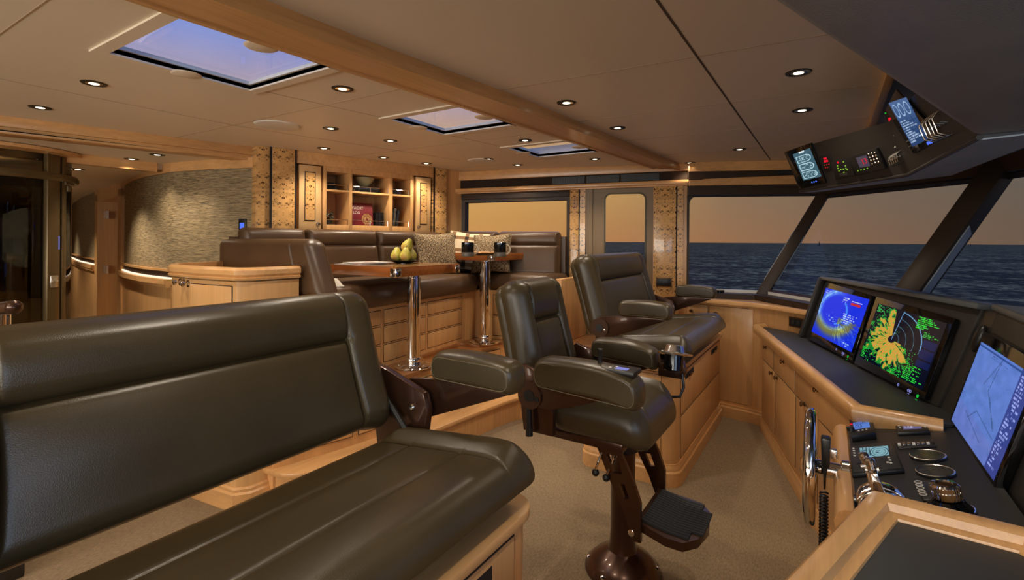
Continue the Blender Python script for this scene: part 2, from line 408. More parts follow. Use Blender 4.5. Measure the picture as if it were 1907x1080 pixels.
def picture(name, corners, nx, ny, fn, parent, mat='screen'):
    """a lit display: bl, br, tr, tl corners; fn(u, v) -> (n, 3) sRGB 0..255"""
    bl, br, tr, tl = [np.array(c) for c in corners]
    u, v = np.meshgrid(np.linspace(0, 1, nx), np.linspace(0, 1, ny)); u, v = u.ravel(), v.ravel()
    P = (bl[None]*((1-u)*(1-v))[:, None]+br[None]*(u*(1-v))[:, None]+tr[None]*(u*v)[:, None]+tl[None]*((1-u)*v)[:, None])-np.array(parent['base'])
    idx = np.arange(nx*ny).reshape(ny, nx); q = np.stack([idx[:-1, :-1], idx[:-1, 1:], idx[1:, 1:], idx[1:, :-1]], -1).reshape(-1, 4)
    me = bpy.data.meshes.new(name); me.from_pydata(P.tolist(), [], q.tolist())
    c = np.clip(fn(u, v), 0, 255)/255; c = np.where(c <= .04045, c/12.92, ((c+.055)/1.055)**2.4)
    at = me.color_attributes.new('picture', 'FLOAT_COLOR', 'POINT'); at.data.foreach_set('color', np.concatenate([c, np.ones((len(c), 1))], 1).astype(np.float32).ravel())
    me.materials.append(M[mat]); me.update(); o = bpy.data.objects.new(name, me); col.objects.link(o); o.parent = parent; o['base'] = tuple(parent['base']); return o
def lettering(name, txt, size, mtx, mat, parent, extrude=.0006):
    c = bpy.data.curves.new(name, 'FONT'); c.body = txt; c.size = size; c.extrude = extrude; c.materials.append(mat)
    f = bpy.data.objects.new(name+'_outline', c); col.objects.link(f); bpy.context.view_layer.update()
    me = bpy.data.meshes.new_from_object(f.evaluated_get(bpy.context.evaluated_depsgraph_get())); bpy.data.objects.remove(f); bpy.data.curves.remove(c)
    o = bpy.data.objects.new(name, me); col.objects.link(o); o.parent = parent; o.matrix_basis = Matrix.Translation(-Vector(parent['base'])) @ mtx; return o
# ================================================================ THE SETTING
CEIL = 2.25
struct('floor', MB().box(-14, 1.6, -3, 7, -.06, 0), M['carpet'])
# --- skylight openings (three hatches beside the main beam)
SKY = [(-2.44, -1.82, .79, 1.365), (-2.28, -1.715, 2.15, 2.655), (-2.17, -1.63, 3.31, 3.80)]
mb = MB(); ys = [-3]
WO = Vector((-3.5, 4.15, 0)); WD = Vector((3.16, 1.01, 0)).normalized()
def wall_y(x): return 4.15+(x+3.5)*1.01/3.16
def slab(mb, x0, x1, y0, y1, z0=CEIL, z1=CEIL+.03): mb.box(x0, x1, y0, y1, z0, z1)
yy = -3
for x0, x1, y0, y1 in SKY:
    slab(mb, -5.4, .2, yy, y0); slab(mb, -4.35, x0, y0, y1); slab(mb, x1, .2, y0, y1); yy = y1
mb.prism([(-4.3, yy), (.2, yy), (.2, 5.55), (-.3, 5.3), (-4.3, wall_y(-4.3)+.1)], CEIL, CEIL+.08)
# panel joints
J = CEIL-.0012
def strip(a, b, w=.004, m=2): 
    a, b = Vector(a), Vector(b); d = (b-a).normalized(); s = Vector((-d.y, d.x))*w/2
    mb.prism([a-s, b-s, b+s, a+s], J, CEIL+.002, m)
strip((-.455, -2), (-.455, 5.0), .009, 1)
for y in (.75, 2.06, 2.84, 3.55, 4.3): strip((-1.4, y-.03), (.2, y+.05))
for y in (.5, 1.74, 2.95, 4.0): strip((-4.3, y-.02), (-1.7, y+.02))
strip((-2.42, 1.37), (-2.30, 2.15)); strip((-2.29, 2.66), (-2.18, 3.31)); strip((-3.3, -.5), (-3.3, 1.74)); strip((-3.31, 1.74), (-2.9, 3.6))
ceil = struct('ceiling', mb, [M['ceiling'], M['ceil_joint'], M['ceil_joint2']])
# lowered ceiling over the passage, hall ceiling
mb = MB().prism([(-5.0, -3), (-5.3, -3), (-4.36+(2.6-.85)*.25, 2.6), (-5.0, 2.6)], 2.16, 2.2).box(-14, -5.0, -3, 5, 2.115, 2.3)
mb.build('ceiling_passage', [M['ceiling']])['kind'] = 'structure'
bx_ = lambda y: -4.29+(y-.85)*.25
tag(MB().prism([(bx_(-3), -3), (bx_(2.4), 2.4), (bx_(2.4)-.07, 2.4), (bx_(-3)-.07, -3)], 2.185, 2.26, bev=.006).prism([(bx_(-3)-.018, -3), (bx_(2.4)-.018, 2.4), (bx_(2.4)-.16, 2.4), (bx_(-3)-.16, -3)], 2.145, 2.20, bev=.006).build('trim_1', M['maple_y']), kind='structure')
tag(MB().prism([(-5.03, 1.95), (-4.95, 1.95), (-5.0, -3), (-5.08, -3)], 2.085, 2.165).build('trim_2', M['maple_y']), kind='structure')
# main beam across the ceiling
bl = [onz(330, 25, 2.19), onz(960, 229, 2.19), onz(1200, 305, 2.19)]; br = [onz(399, 0, 2.19), onz(960, 201, 2.19), onz(1215, 303, 2.19)]
bl[0] = Vector((-1.695, .4, 2.19)); br[0] = Vector((-1.515, .4, 2.19))
bl = [(-1.73, -2.9)]+[(p.x, p.y) for p in (Vector((-1.69, .72, 0)), Vector((-1.655, 1.26, 0)), Vector((-1.55, 2.43, 0)), Vector((-1.385, 4.6, 0)))]
br = [(-1.55, -2.9)]+[(p.x, p.y) for p in (Vector((-1.50, .73, 0)), Vector((-1.465, 1.26, 0)), Vector((-1.365, 2.16, 0)), Vector((-1.21, 4.8, 0)))]
struct('trim_3', MB().prism(bl+br[::-1], 2.19, 2.26), M['maple_y'])
mb = MB()
for k in (0, 1):
    e = [bl, br][k]
    mb.prism([(x-.012, y) for x, y in e]+[(x+.012, y) for x, y in e[::-1]], 2.183, 2.215)
struct('trim_4', mb, M['maple_y'])
# --- skylights
for i, (x0, x1, y0, y1) in enumerate(SKY):
    fr = tag(MB().frame([(x0-.05, y0-.05), (x1, y0-.05), (x1, y1+.05), (x0-.05, y1+.05)], [(x0, y0), (x1, y0), (x1, y1), (x0, y1)], CEIL-.008, CEIL+.001)
        .frame([(x0-.01, y0-.01), (x1+.01, y0-.01), (x1+.01, y1+.01), (x0-.01, y1+.01)], [(x0, y0), (x1, y0), (x1, y1), (x0, y1)], CEIL, CEIL+.018, 1)
        .frame([(x0-.01, y0-.01), (x1+.01, y0-.01), (x1+.01, y1+.01), (x0-.01, y1+.01)], [(x0+.012, y0+.012), (x1-.012, y0+.012), (x1-.012, y1-.012), (x0+.012, y1-.012)], CEIL+.018, CEIL+.034, 2)
        .build('window_%d' % (i+1), [M['hatch_frame'], M['black'], M['white']]), kind='structure')
    MB().box(x0+.008, x1-.008, y0+.008, y1-.008, CEIL+.026, CEIL+.032).build('pane', M['sky_glass'], fr)
    ym = y0+(y1-y0)*.5
    for xx in (x0-.01, x1-.03):
        MB().lathe([(.0, -.005), (.05, -.005), (.06, -.002), (.062, 0)], 24, M=Matrix.Translation((xx, ym, CEIL-.006))).build('blind_grip', M['hatch_frame'], fr)
# end trim of the ceiling by the overhead console and the soffit in front of it
struct('trim_5', MB().box(.19, .225, 1.5, 5.2, 2.19, 2.262, .004), M['maple_y'])
struct('ceiling_soffit', MB().prism([(.2, -3), (2.0, -3), (2.0, 3), (1.1, 4.6), (.2, 5.5)], 2.25, 2.31), M['headliner'])

# ---------------------------------------------------------------- port side wall (its own frame: s along the wall, t into the room)
WN_ = Vector((WD.y, -WD.x, 0))                       # into the room
WM = Matrix(((WD.x, WN_.x, 0, WO.x), (WD.y, WN_.y, 0, WO.y), (0, 0, 1, 0), (0, 0, 0, 1)))
def WB(mb, s0, s1, t0, t1, z0, z1, bev=0, mat=0): return mb.box(s0, s1, t0, t1, z0, z1, bev, mat, WM)
def sheer(mb, k=.017):
    for v in mb.v: v.z += k*((v-WO).dot(WD)-1.2)*min(1, max(0, (v.z-1.6)/.4))
    return mb
E1 = 3.16
mb = MB()
WB(mb, -.4, .16, -.12, 0, 0, 2.3); WB(mb, .16, 1.33, -.12, 0, 0, 1.09); WB(mb, .16, 1.33, -.12, 0, 1.955, 2.3); WB(mb, 1.33, 1.49, -.12, 0, 0, 2.3)
WB(mb, 1.49, 2.15, -.12, 0, 2.05, 2.3); WB(mb, 2.15, 2.46, -.12, 0, 0, 2.3); WB(mb, 2.46, E1+.35, -.12, 0, 1.965, 2.3); WB(mb, 2.46, E1, -.12, 0, 0, 1.03)
struct('wall_port', sheer(mb), M['maple_z'])
mb = MB(); WB(mb, -.02, E1+.28, 0, .03, 2.165, 2.26, .004); WB(mb, .02, E1+.28, 0, .07, 2.035, 2.075, .008); WB(mb, .02, E1+.28, 0, .045, 2.02, 2.04, .004)
struct('trim_6', sheer(mb), M['maple_x'])
mb = MB(); WB(mb, .05, E1+.28, 0, .012, 2.075, 2.165)
struct('trim_7', sheer(mb), M['vent_strip'])
for i, (a, b) in enumerate(((1.15, 1.48), (1.5, 1.82), (1.84, 2.2), (2.92, 3.12), (3.22, 3.42))):
    mb = MB(); WB(mb, a, b, .012, .016, 2.085, 2.155); t = sheer(mb).build('air_vent', M['black'])
    tag(t, ['slatted black air vent above the left side window, beside the ceiling corner pillar', 'slatted black air vent above the burl pillar aft of the side door', 'slatted black air vent directly above the side door',
            'short slatted black air vent above the window forward of the side door', 'slatted black air vent tucked next to the overhead instrument console'][i], 'vent', 'air vents above the side windows')
    mb = MB(); n = int((b-a)/.014)
    for k in range(n): WB(mb, a+k*.014+.003, a+k*.014+.008, .014, .024, 2.087, 2.153)
    sheer(mb).build('slats', M['bezel'], t)
# left side window with its blind box
t = tag(sheer(WB(WB(WB(WB(MB(), .16, .2, -.1, .015, 1.09, 1.955), 1.3, 1.33, -.1, .015, 1.09, 1.955), .2, 1.3, -.1, .015, 1.925, 1.955), .2, 1.3, -.1, .015, 1.09, 1.115)).build('window_4', M['dark_frame']), kind='structure')
WB(MB(), .2, 1.3, -.06, -.05, 1.11, 1.93).build('pane', M['glass'], t)
sheer(WB(MB(), .16, 1.33, 0, .03, 1.955, 2.02, .006)).build('blind_box', M['dark_frame'], t)
# burl pillar between window and door
def burl_panel(name, s0, s1, t1, z0, z1, mats):
    o = sheer(WB(WB(MB(), s0, s1, 0, t1, z0, z1, .004), s1-.004, s1+.008, 0, t1-.004, z0, z1, 0, 1)).build(name, mats)
    sm = (s0+s1)/2; set_uv(o, lambda p: ((p-WO).dot(WD)-sm+.0*p.z+((p-WO).dot(WN_)-t1)*1.3, p.z)); tag(o, kind='structure'); return o
burl_panel('trim_8', 1.335, 1.425, .03, .45, 2.02, [M['burl'], M['slot']])
o = sheer(WB(MB(), 1.433, 1.49, -.02, .012, .45, 2.02)).build('trim_9', M['burl']); set_uv(o, lambda p: ((p-WO).dot(WD)-1.46, p.z)); tag(o, kind='structure')
burl_panel('trim_10', 2.155, 2.36, .03, .85, 2.03, [M['burl'], M['slot']])
o = sheer(WB(MB(), 2.372, 2.425, -.05, .02, .98, 2.03)).build('trim_11', M['burl']); set_uv(o, lambda p: ((p-WO).dot(WD)-2.4, p.z)); tag(o, kind='structure')
# side door with rounded window
def wallpoly(mb, poly, t0, t1, mat=0, hole=None):
    MM = WM @ Matrix(((1, 0, 0, 0), (0, 0, 1, 0), (0, 1, 0, 0), (0, 0, 0, 1)))
    if hole: mb.frame(poly, hole, t0, t1, mat, MM)
    else: mb.prism(poly, t0, t1, mat, MM)
    return mb
def square_like(hole, x0, x1, y0, y1):
    cx, cy = sum(p[0] for p in hole)/len(hole), sum(p[1] for p in hole)/len(hole); o = []; n = len(hole)//4
    cn_ = [(x1, y0), (x1, y1), (x0, y1), (x0, y0)]
    for i, (x, y) in enumerate(hole):
        k, m_ = i//n, i % n
        if m_ == n//2: o.append(cn_[k]); continue
        vert = (m_ < n//2) == (k in (0, 2))
        o.append((x, cn_[k][1]) if vert else (cn_[k][0], y))
    return o
hole = rrect(1.685, 2.075, 1.13, 1.98, .06)
d = tag(wallpoly(MB(), square_like(hole, 1.5, 2.15, .02, 2.05), -.07, -.02, 0, hole).build('door_1', M['cream']), kind='structure')
wallpoly(MB(), [(x, y) for x, y in rrect(1.685, 2.075, 1.13, 1.98, .06)], -.05, -.045).build('pane', M['glass'], d)
wallpoly(MB(), rrect(1.675, 2.085, 1.12, 1.99, .065), -.02, -.012, 0, rrect(1.69, 2.07, 1.135, 1.975, .055)).build('window_gasket', M['dark_bronze'], d)
WB(MB(), 1.5, 1.56, -.02, .0, .02, 2.05).build('door_stile', M['cream'], d)
MB().cyl(WM @ Vector((2.115, -.02, 1.0)), WM @ Vector((2.115, .03, 1.0)), .012).tube([WM @ Vector((2.115, .03, 1.0)), WM @ Vector((2.04, .03, 1.0))], .009).build('handle', M['chrome'], d)
MB().lathe([(0, 0), (.008, 0), (.006, .01), (0, .012)], 12, M=WM @ Matrix.Translation((2.1, -.02, 1.15)) @ Matrix.Rotation(R(-90), 4, 'X')).build('bolt', M['chrome'], d)
# ---- forward windows: raked, reverse slope
A0, A1 = Vector((-.51, 5.09, 1.04)), Vector((-.05, 5.375, 1.95))
B0, B1 = Vector((.385, 4.05, 1.04)), Vector((.92, 4.37, 1.95))
C0_, C1_ = Vector((.95, 2.85, 1.04)), Vector((1.5, 3.1, 1.95))
D0, D1 = Vector((1.05, 1.2, 1.04)), Vector((1.65, 1.15, 1.95))
S0 = WM @ Vector((2.46, -.02, 1.03)); S1 = WM @ Vector((2.46, -.02, 1.965))
def pane_quad(a, b, c, d, th=.008):
    n = (b-a).cross(d-a).normalized()*th; return MB().hexa([a, b, c, d], [a+n, b+n, c+n, d+n])
def rounded_in(a, b, c, d, m, r):
    return None
# side forward window frame
t = tag(MB().hexa([S0, S0+WD*.025, S1+WD*.025, S1], [p+WN_*-.08 for p in (S0, S0+WD*.025, S1+WD*.025, S1)])
        .hexa([S1-Vector((0, 0, .02)), A1-Vector((0, 0, .01)), A1+Vector((0, 0, .05)), S1+Vector((0, 0, .05))], [p-WN_*.08 for p in (S1-Vector((0, 0, .02)), A1-Vector((0, 0, .01)), A1+Vector((0, 0, .05)), S1+Vector((0, 0, .05)))])
        .build('window_5', M['dark_frame']), kind='structure')
pane_quad(S0, A0, A1, S1).build('pane', M['glass'], t)
MB().hexa(*[[S1+WD*a+Vector((0, 0, -b))-WN_*c for a, b in [(.02, .015), (.10, .015)]+[(.10-.075*math.sin(q), .095-.075*math.cos(q)) for q in np.linspace(.15, 1.42, 6)]+[(.02, .10)]] for c in (.0, .05)]).build('corner_fillet', M['dark_frame'], t)
for k, (a, b, c, d) in enumerate(((A0, B0, B1, A1), (B0, C0_, C1_, B1), (C0_, D0, D1, C1_))):
    n = (b-a).cross(d-a).normalized()
    def fr(p, q, w, inw): return [p, q, q+inw*w, p+inw*w]
    mb = MB(); dn = (a-d).normalized()
    lo = fr(d, c, .035, dn); mb.hexa([p-n*.02 for p in lo], [p+n*.03 for p in lo])
    lo = fr(a, b, .03, -dn); mb.hexa([p-n*.02 for p in lo], [p+n*.03 for p in lo])
    t = tag(mb.build('window_%d' % (6+k), M['dark_frame']), kind='structure')
    pane_quad(a, b, c, d).build('pane', M['glass'], t)
# mullions (deep, dark, with a paler inner face)
def mullion(a, b, w, dep, name):
    ax = (b-a).normalized(); inw = (Vector((-.6, 2.0, a.z))-a); inw = (inw-ax*inw.dot(ax)).normalized(); sd = ax.cross(inw).normalized()
    a2, b2 = a-ax*.12, b+ax*.12
    o = tag(MB().hexa([a2-sd*w-inw*.04, a2+sd*w-inw*.04, a2+sd*w+inw*dep, a2-sd*w+inw*dep], [b2-sd*w-inw*.04, b2+sd*w-inw*.04, b2+sd*w+inw*dep, b2-sd*w+inw*dep], bev=.008).build(name, M['dark_frame']), kind='structure')
    e = 1
    p0, p1 = a+ax*.1, b-ax*.45
    q = [p0+sd*w*e*1.0+inw*dep*.1, p0+sd*w*e*1.0+inw*dep*.75, p1+sd*w*e*1.0+inw*dep*.75, p1+sd*w*e*1.0+inw*dep*.1]
    MB().hexa(q, [x+sd*.006 for x in q]).hexa([x-sd*(2*w+.006) for x in q], [x-sd*2*w for x in q]).build('cover_strip', M['headliner'], o)
    return o
mullion(A0, A1, .045, .10, 'window_9'); mullion(B0, B1, .06, .17, 'window_10'); mullion(C0_, C1_, .06, .17, 'window_11')
# sill, dado and header round the front
front0 = [(S0.x, S0.y), (A0.x, A0.y), (B0.x, B0.y), (C0_.x, C0_.y), (D0.x, D0.y), (1.05, -2.9)]
mb = MB()
inn = offset_poly(front0, -.16)
for i in range(len(front0)-1): mb.prism([front0[i], front0[i+1], inn[i+1], inn[i]], .98, 1.035)
struct('wall_forward', MB().hexa([(x, y, 0) for x, y in front0]+[(1.3, -2.9, 0), (1.4, 3, 0), (.6, 4.6, 0), (-.5, 5.4, 0)], [(x, y, .99) for x, y in front0]+[(1.3, -2.9, .99), (1.4, 3, .99), (.6, 4.6, .99), (-.5, 5.4, .99)]), M['dark_frame'])
struct('trim_12', mb, M['dark_frame'])
mb = MB(); w1 = offset_poly(front0, -.03); w2 = offset_poly(front0, .0)
for i in range(len(front0)-1): mb.prism([w2[i], w2[i+1], w1[i+1], w1[i]], 1.035, 1.06)
struct('trim_13', mb, M['white'])
top1 = [(S1.x, S1.y), (A1.x, A1.y), (B1.x, B1.y), (C1_.x, C1_.y), (D1.x, D1.y), (1.65, -2.9)]
inn = offset_poly(top1, -.1); mb = MB(); out = offset_poly(top1, .12)
for i in range(len(top1)-1): mb.prism([out[i], out[i+1], inn[i+1], inn[i]], 1.945, 2.3)
struct('wall_header', mb, M['dark_frame'])
inn2 = offset_poly(top1[:3], -.16); mb = MB()
for i in range(2): mb.prism([inn[i], inn[i+1], inn2[i+1], inn2[i]], 2.03, 2.08)
for i in range(2): mb.prism([inn[i], inn[i+1], offset_poly(top1[:3], -.13)[i+1], offset_poly(top1[:3], -.13)[i]], 2.165, 2.26)
struct('trim_14', mb, M['maple_x'])

# ---------------------------------------------------------------- passage wall with woven covering
PW = [(-3.93, 2.24), (-4.35, 2.10), (-4.815, 2.02), (-5.44, 2.05), (-6.0, 2.14), (-6.55, 2.27)]
PW2 = [(-8.02, 2.49), (-9.5, 2.75), (-12.8, 3.5)]
mb = MB(); sweep_wall(mb, PW, 0, -.1, 0, 2.3); sweep_wall(mb, PW2, 0, -.1, 0, 2.3)
struct('wall_passage', mb, M['grasscloth'])
for i, line in enumerate((PW[2:], PW2)):
    mb = MB(); sweep_wall(mb, line, .012, 0, 0, 1.10); struct('trim_%d' % (15+i*3), mb, M['maple_z'])
    mb = MB(); sweep_wall(mb, line, .05, 0, 1.075, 1.105); sweep_wall(mb, line, .065, 0, 1.105, 1.15); sweep_wall(mb, line, .03, 0, 1.215, 1.235); struct('trim_%d' % (16+i*3), mb, M['maple_x'])
    mb = MB(); sweep_wall(mb, line, .02, 0, 1.15, 1.162); t = mb.build('led_strip', M['led'])
    tag(t, ['glowing light strip behind the rail on the woven passage wall right of the doorway', 'glowing light strip behind the rail on the dark hall wall left of the doorway'][i], 'light strip')
    mb = MB(); sweep_wall(mb, line, .004, 0, 1.162, 1.215); struct('trim_%d' % (17+i*3), mb, M['dark_frame'])
mb = MB(); sweep_wall(mb, PW, .02, 0, 2.08, 2.165); struct('trim_21', mb, M['maple_x'])
# doorway in the passage: wood casing, a door standing ajar
ca, cb = Vector((-6.55, 2.27, 0)), Vector((-8.02, 2.49, 0)); cd = (cb-ca).normalized(); cn = Vector((cd.y, -cd.x, 0))
if cn.y > 0: cn = -cn
mb = MB()
for p in (ca, cb-cd*.16): 
    q = [p+cn*.03, p+cd*.16+cn*.03, p+cd*.16-cn*.3, p-cn*.3]; mb.prism([(v.x, v.y) for v in q], 0, 2.05)
q = [ca+cn*.03, cb+cn*.03, cb-cn*.3, ca-cn*.3]; mb.prism([(v.x, v.y) for v in q], 1.97, 2.115)
struct('trim_22', mb, M['maple_z'])
a, b = ca+cd*.2-cn*.12, cb-cd*.35-cn*.34; e = Vector((b-a).normalized()); f = Vector((-e.y, e.x, 0))*.04
d = tag(MB().prism([(v.x, v.y) for v in (a, b, b+f, a+f)], 0, 1.97).build('door_2', M['maple_door']), kind='structure')
for z in (1.75, 1.05):
    MB().box(-.05, .05, -.012, .012, z, z+.1, M=Matrix.Translation(cb-cd*.22-cn*.05)).build('hinge', M['steel'], d)
struct('wall_hall', MB().box(-13.9, -13.8, -3, 5, 0, 2.3).box(-13.9, -6.4, 4.2, 4.3, 0, 2.3), M['maple_z'])
# starboard and aft shell, with the same windows as the other side
mb = MB().box(-14, -4.2, -3.1, -3, 0, 2.3).box(-4.2, 1.6, -3.1, -3, 0, 1.05).box(-4.2, 1.6, -3.1, -3, 1.95, 2.3).box(-2.4, -2.2, -3.1, -3, 1.05, 1.95)
struct('wall_starboard', mb, M['maple_z'])
struct('wall_aft', MB().box(-7.6, -7.45, -3, .55, 0, 2.15), M['maple_z'])

# ---------------------------------------------------------------- aft bulkhead: burl pillars and the bookcase
BQ = Plane((-3.85, 2.22, 0), (.46, 1.76, 0), (0, 0, 1))       # n points to the room (+x)
def bq(mb, u0, u1, n0, n1, z0, z1, bev=0, mat=0): return mb.box(u0, u1, z0, z1, n0, n1, bev, mat, BQ.mat())
U = lambda x, y=350: BQ.uv(x, y)[0]
Z = lambda x, y: BQ.px(x, y).z
u48, u503, u548, u558, u598, u607, u764, u774, u801, u806, u830 = [U(x) for x in (481, 503, 549, 556, 597, 606, 766, 774, 801, 807, 830)]
def burl_b(name, u0, u1, n1, z0, z1, seam):
    mb = bq(MB(), u0, u1, -.2, n1, z0, z1, .003); 
    for s_ in seam: bq(mb, s_-.007, s_+.007, n1-.01, n1+.003, z0, z1, 0, 1)
    o = tag(mb.build(name, [M['burl'], M['slot']]), kind='structure'); uc = (u0+u1)/2
    set_uv(o, lambda p: ((p-BQ.o).dot(BQ.u)-uc, p.z)); return o
burl_b('trim_23', u48-.02, u503, .0, .5, CEIL, []); burl_b('trim_24', u503, u548, .02, .5, CEIL, [u503, u548]); burl_b('trim_25', u806, u830, .02, .5, CEIL, [u806])
struct('wall_bulkhead', bq(bq(MB(), .0, 2.1, -.5, -.38, 0, CEIL), u830, u830+.25, -.3, -.02, .5, CEIL), M['maple_z'])
ztop, zbot = 2.115, 1.60
BKX = thing('bookcase', 'built-in maple bookcase with two rows of open niches above the leather settee', 'bookcase', BQ.at((u548+u806)/2, 1.5, 0))
mb = MB(); NB = -.3
cols = [(U(608, 330), U(650, 330)), (U(656, 330), U(725, 330)), (U(731, 340), U(764, 340))]
zsh = 1.945
rows = [(1.635, zsh-.018), (zsh, 2.10)]
ul, ur = U(602), U(770)
bq(mb, ul, ur, NB-.02, NB, 1.55, 2.16)
prev = ul
for a, b in cols+[(ur, ur)]:
    bq(mb, prev, a, NB, .005, 1.55, 2.16, .002); prev = b
for z0, z1 in ((1.55, rows[0][0]), (rows[0][1], rows[1][0]), (rows[1][1], 2.16)): bq(mb, ul, ur, NB, .004, z0, z1, .002)
mb.build('carcass', M['maple_z'], BKX)
bq(MB(), u548, u806, -.05, .012, 2.145, CEIL, .003).build('crown_board', M['maple_x'], BKX)
for k, (a, b) in enumerate(((u558, u598), (u774, u801))):
    MBd = bq(MB(), a, b, -.3, .015, 1.55, 2.135, .004); dr = MBd.build('door', M['maple_pale'], BKX)
    w = b-a; p = bq(MB(), a+w*.24, b-w*.27, .015, .018, 1.66, 2.08, 0, 1); bq(p, a+w*.27, b-w*.30, .015, .021, 1.668, 2.072, 0, 0)
    o = p.build('inlay_panel', [M['burl'], M['slot']], dr); uc = (a+b)/2; set_uv(o, lambda q: ((q-BQ.o).dot(BQ.u)-uc, q.z))
    kx = b-w*.14 if k == 0 else a+w*.16
    MB().lathe([(.016, 0), (.016, .004), (.006, .006), (.006, .016), (.013, .02), (.011, .028), (0, .03)], 16, M=BQ.mat(kx, 1.635, .015)).build('knob', M['chrome'], dr)
for (z0, z1) in rows:
    for (a, b) in cols:
        mb = MB(); zr = z0+.045
        pts = [a+.006, b-.006] if b-a < .35 else [a+.006, (a+b)/2, b-.006]
        for q in pts: mb.cyl(BQ.at(q, z0, -.015), BQ.at(q, zr+.004, -.015), .0035, n=8)
        mb.cyl(BQ.at(a+.004, zr, -.015), BQ.at(b-.004, zr, -.015), .003, n=8); mb.build('gallery_rail', M['chrome'], BKX)
# ---- things on the shelves
def book(u0, u1, z0, z1, n0, n1, name, label, cmat, flat=True, lean=0, group=None):
    t = thing('book', label, 'book', BQ.at((u0+u1)/2, z0, (n0+n1)/2), group)
    Mx = BQ.mat(u0, z0, n0) @ Matrix.Rotation(-lean, 4, 'Z'); w, h, d = u1-u0, z1-z0, n1-n0
    if flat:
        MB().box(0, w, 0, h*.14, 0, d, M=Mx).box(0, w, h*.86, h, 0, d, M=Mx).box(0, w, 0, h, d-.004, d, M=Mx).build('cover', cmat, t); MB().box(.004, w-.004, h*.14, h*.86, .002, d-.004, M=Mx).build('pages', M['white'], t)
    else:
        MB().box(0, w*.12, 0, h, 0, d, M=Mx).box(w*.88, w, 0, h, 0, d, M=Mx).box(0, w, 0, h, d-.004, d, M=Mx).build('cover', cmat, t); MB().box(w*.12, w*.88, .004, h-.004, .002, d-.004, M=Mx).build('pages', M['white'], t)
    mb = MB()
    if flat: mb.box(w*.12, w*.14, .001, h-.001, d, d+.001, M=Mx).box(w*.86, w*.88, .001, h-.001, d, d+.001, M=Mx)
    else: mb.box(.001, w-.001, h*.16, h*.18, d, d+.001, M=Mx).box(.001, w-.001, h*.8, h*.83, d, d+.001, M=Mx)
    mb.build('spine_bands', M['steel'], t); return t
cA = plain('book_navy', lin(26, 28, 34), .45); cB = plain('book_black', lin(20, 18, 17), .4); cR = plain('book_maroon', lin(104, 22, 30), .45); cG = plain('book_grey', lin(70, 66, 60), .5)
a, b = cols[0]; z = rows[1][0]
book(a+.01, b-.09, z, z+.033, -.2, -.04, 'book', 'dark book lying flat at the bottom of the pair in the upper left niche', cB)
book(a+.015, b-.1, z+.034, z+.066, -.2, -.045, 'book', 'dark book lying on top of the pair in the upper left niche', cA)
a, b = cols[1]
book(a+.05, a+.3, z, z+.028, -.22, -.04, 'book', 'black book lying flat under another beneath the glass bowl', cB)
book(a+.06, a+.29, z+.029, z+.055, -.22, -.045, 'book', 'black book directly supporting the glass bowl', cA)
bw = thing('bowl', 'pale ornamental bowl standing on two black books in the upper centre niche', 'bowl', BQ.at(a+.18, z+.056, -.13))
MB().lathe([(.0, .0), (.03, .0), (.034, .006), (.06, .025), (.085, .065), (.09, .09), (.086, .09), (.08, .066), (.055, .03), (0, .012)], 32, M=Matrix.Translation(BQ.at(a+.18, z+.056, -.13))).build('body', plain('bowl_glaze', lin(160, 148, 112), .25), bw)
a, b = cols[2]
book(a+.01, b-.08, z, z+.03, -.2, -.04, 'book', 'dark book lying flat at the bottom of the upper right niche', cA)
book(a+.015, b-.09, z+.031, z+.058, -.2, -.045, 'book', 'dark book lying on top of the pile in the upper right niche', cB)
z = rows[0][0]
# the log book
a, b = cols[1]; u0, u1 = U(657, 395), U(700, 395)
lg = thing('log_book', 'maroon hardback log book with silver title standing face out in the centre niche', 'book', BQ.at((u0+u1)/2, z, -.06))
Ml = BQ.mat(u0, z+.002, -.07) @ Matrix.Rotation(R(-8), 4, 'X')
h = .21; w = u1-u0
MB().box(0, w, 0, h, 0, .022, .002, M=Ml).build('cover', cR, lg)
MB().box(.004, w-.003, .004, h-.004, .004, .018, M=Ml @ Matrix.Translation((.002, .004, 0))).build('pages', M['white'], lg)
sil = plain('silver_print', lin(212, 204, 186), .4)
lettering('title', 'YACHT', .034, Ml @ Matrix.Translation((.022, h-.062, .0225)), sil, lg); lettering('title', 'LOG', .034, Ml @ Matrix.Translation((.03, h-.105, .0225)), sil, lg)
Mc = Ml @ Matrix.Translation((w-.062, .055, .0225))
mb = MB()
for r in (.05, .042, .024): mb.tube([Mc @ Vector((r*math.cos(q*math.pi/16), r*math.sin(q*math.pi/16), 0)) for q in range(32)], .0016, 6, closed=True)
for q in range(16): mb.cyl(Mc @ Vector((.012*math.cos(q*math.pi/8), .012*math.sin(q*math.pi/8), 0)), Mc @ Vector((.044*math.cos(q*math.pi/8), .044*math.sin(q*math.pi/8), 0)), .0018, n=6)
mb.build('round_emblem', plain('gilt_print', lin(190, 160, 96), .35), lg)
x = u1+.02
for i, (wd, hh, c, lb) in enumerate(((.03, .125, cB, 'black book standing next to the maroon log book'), (.026, .13, cA, 'black book second from the maroon log book'), (.028, .128, cB, 'black book third from the maroon log book, farthest right'))):
    book(x, x+wd, z, z+hh, -.17, -.05, 'book', lb, c, False, group='upright black books beside the log book'); x += wd+.002
a, b = cols[2]
book(a+.012, a+.024, z, z+.235, -.2, -.04, 'book', 'tall thin pale book standing in the lower right niche', M['white'], False)
book(a+.03, a+.056, z, z+.18, -.2, -.05, 'book', 'dark leaning book next to the tall pale one in the lower right niche', cG, False, R(6))
book(a+.06, a+.086, z, z+.165, -.2, -.05, 'book', 'dark leaning book at the right of the lower right niche', cA, False, R(9))
a, b = cols[0]
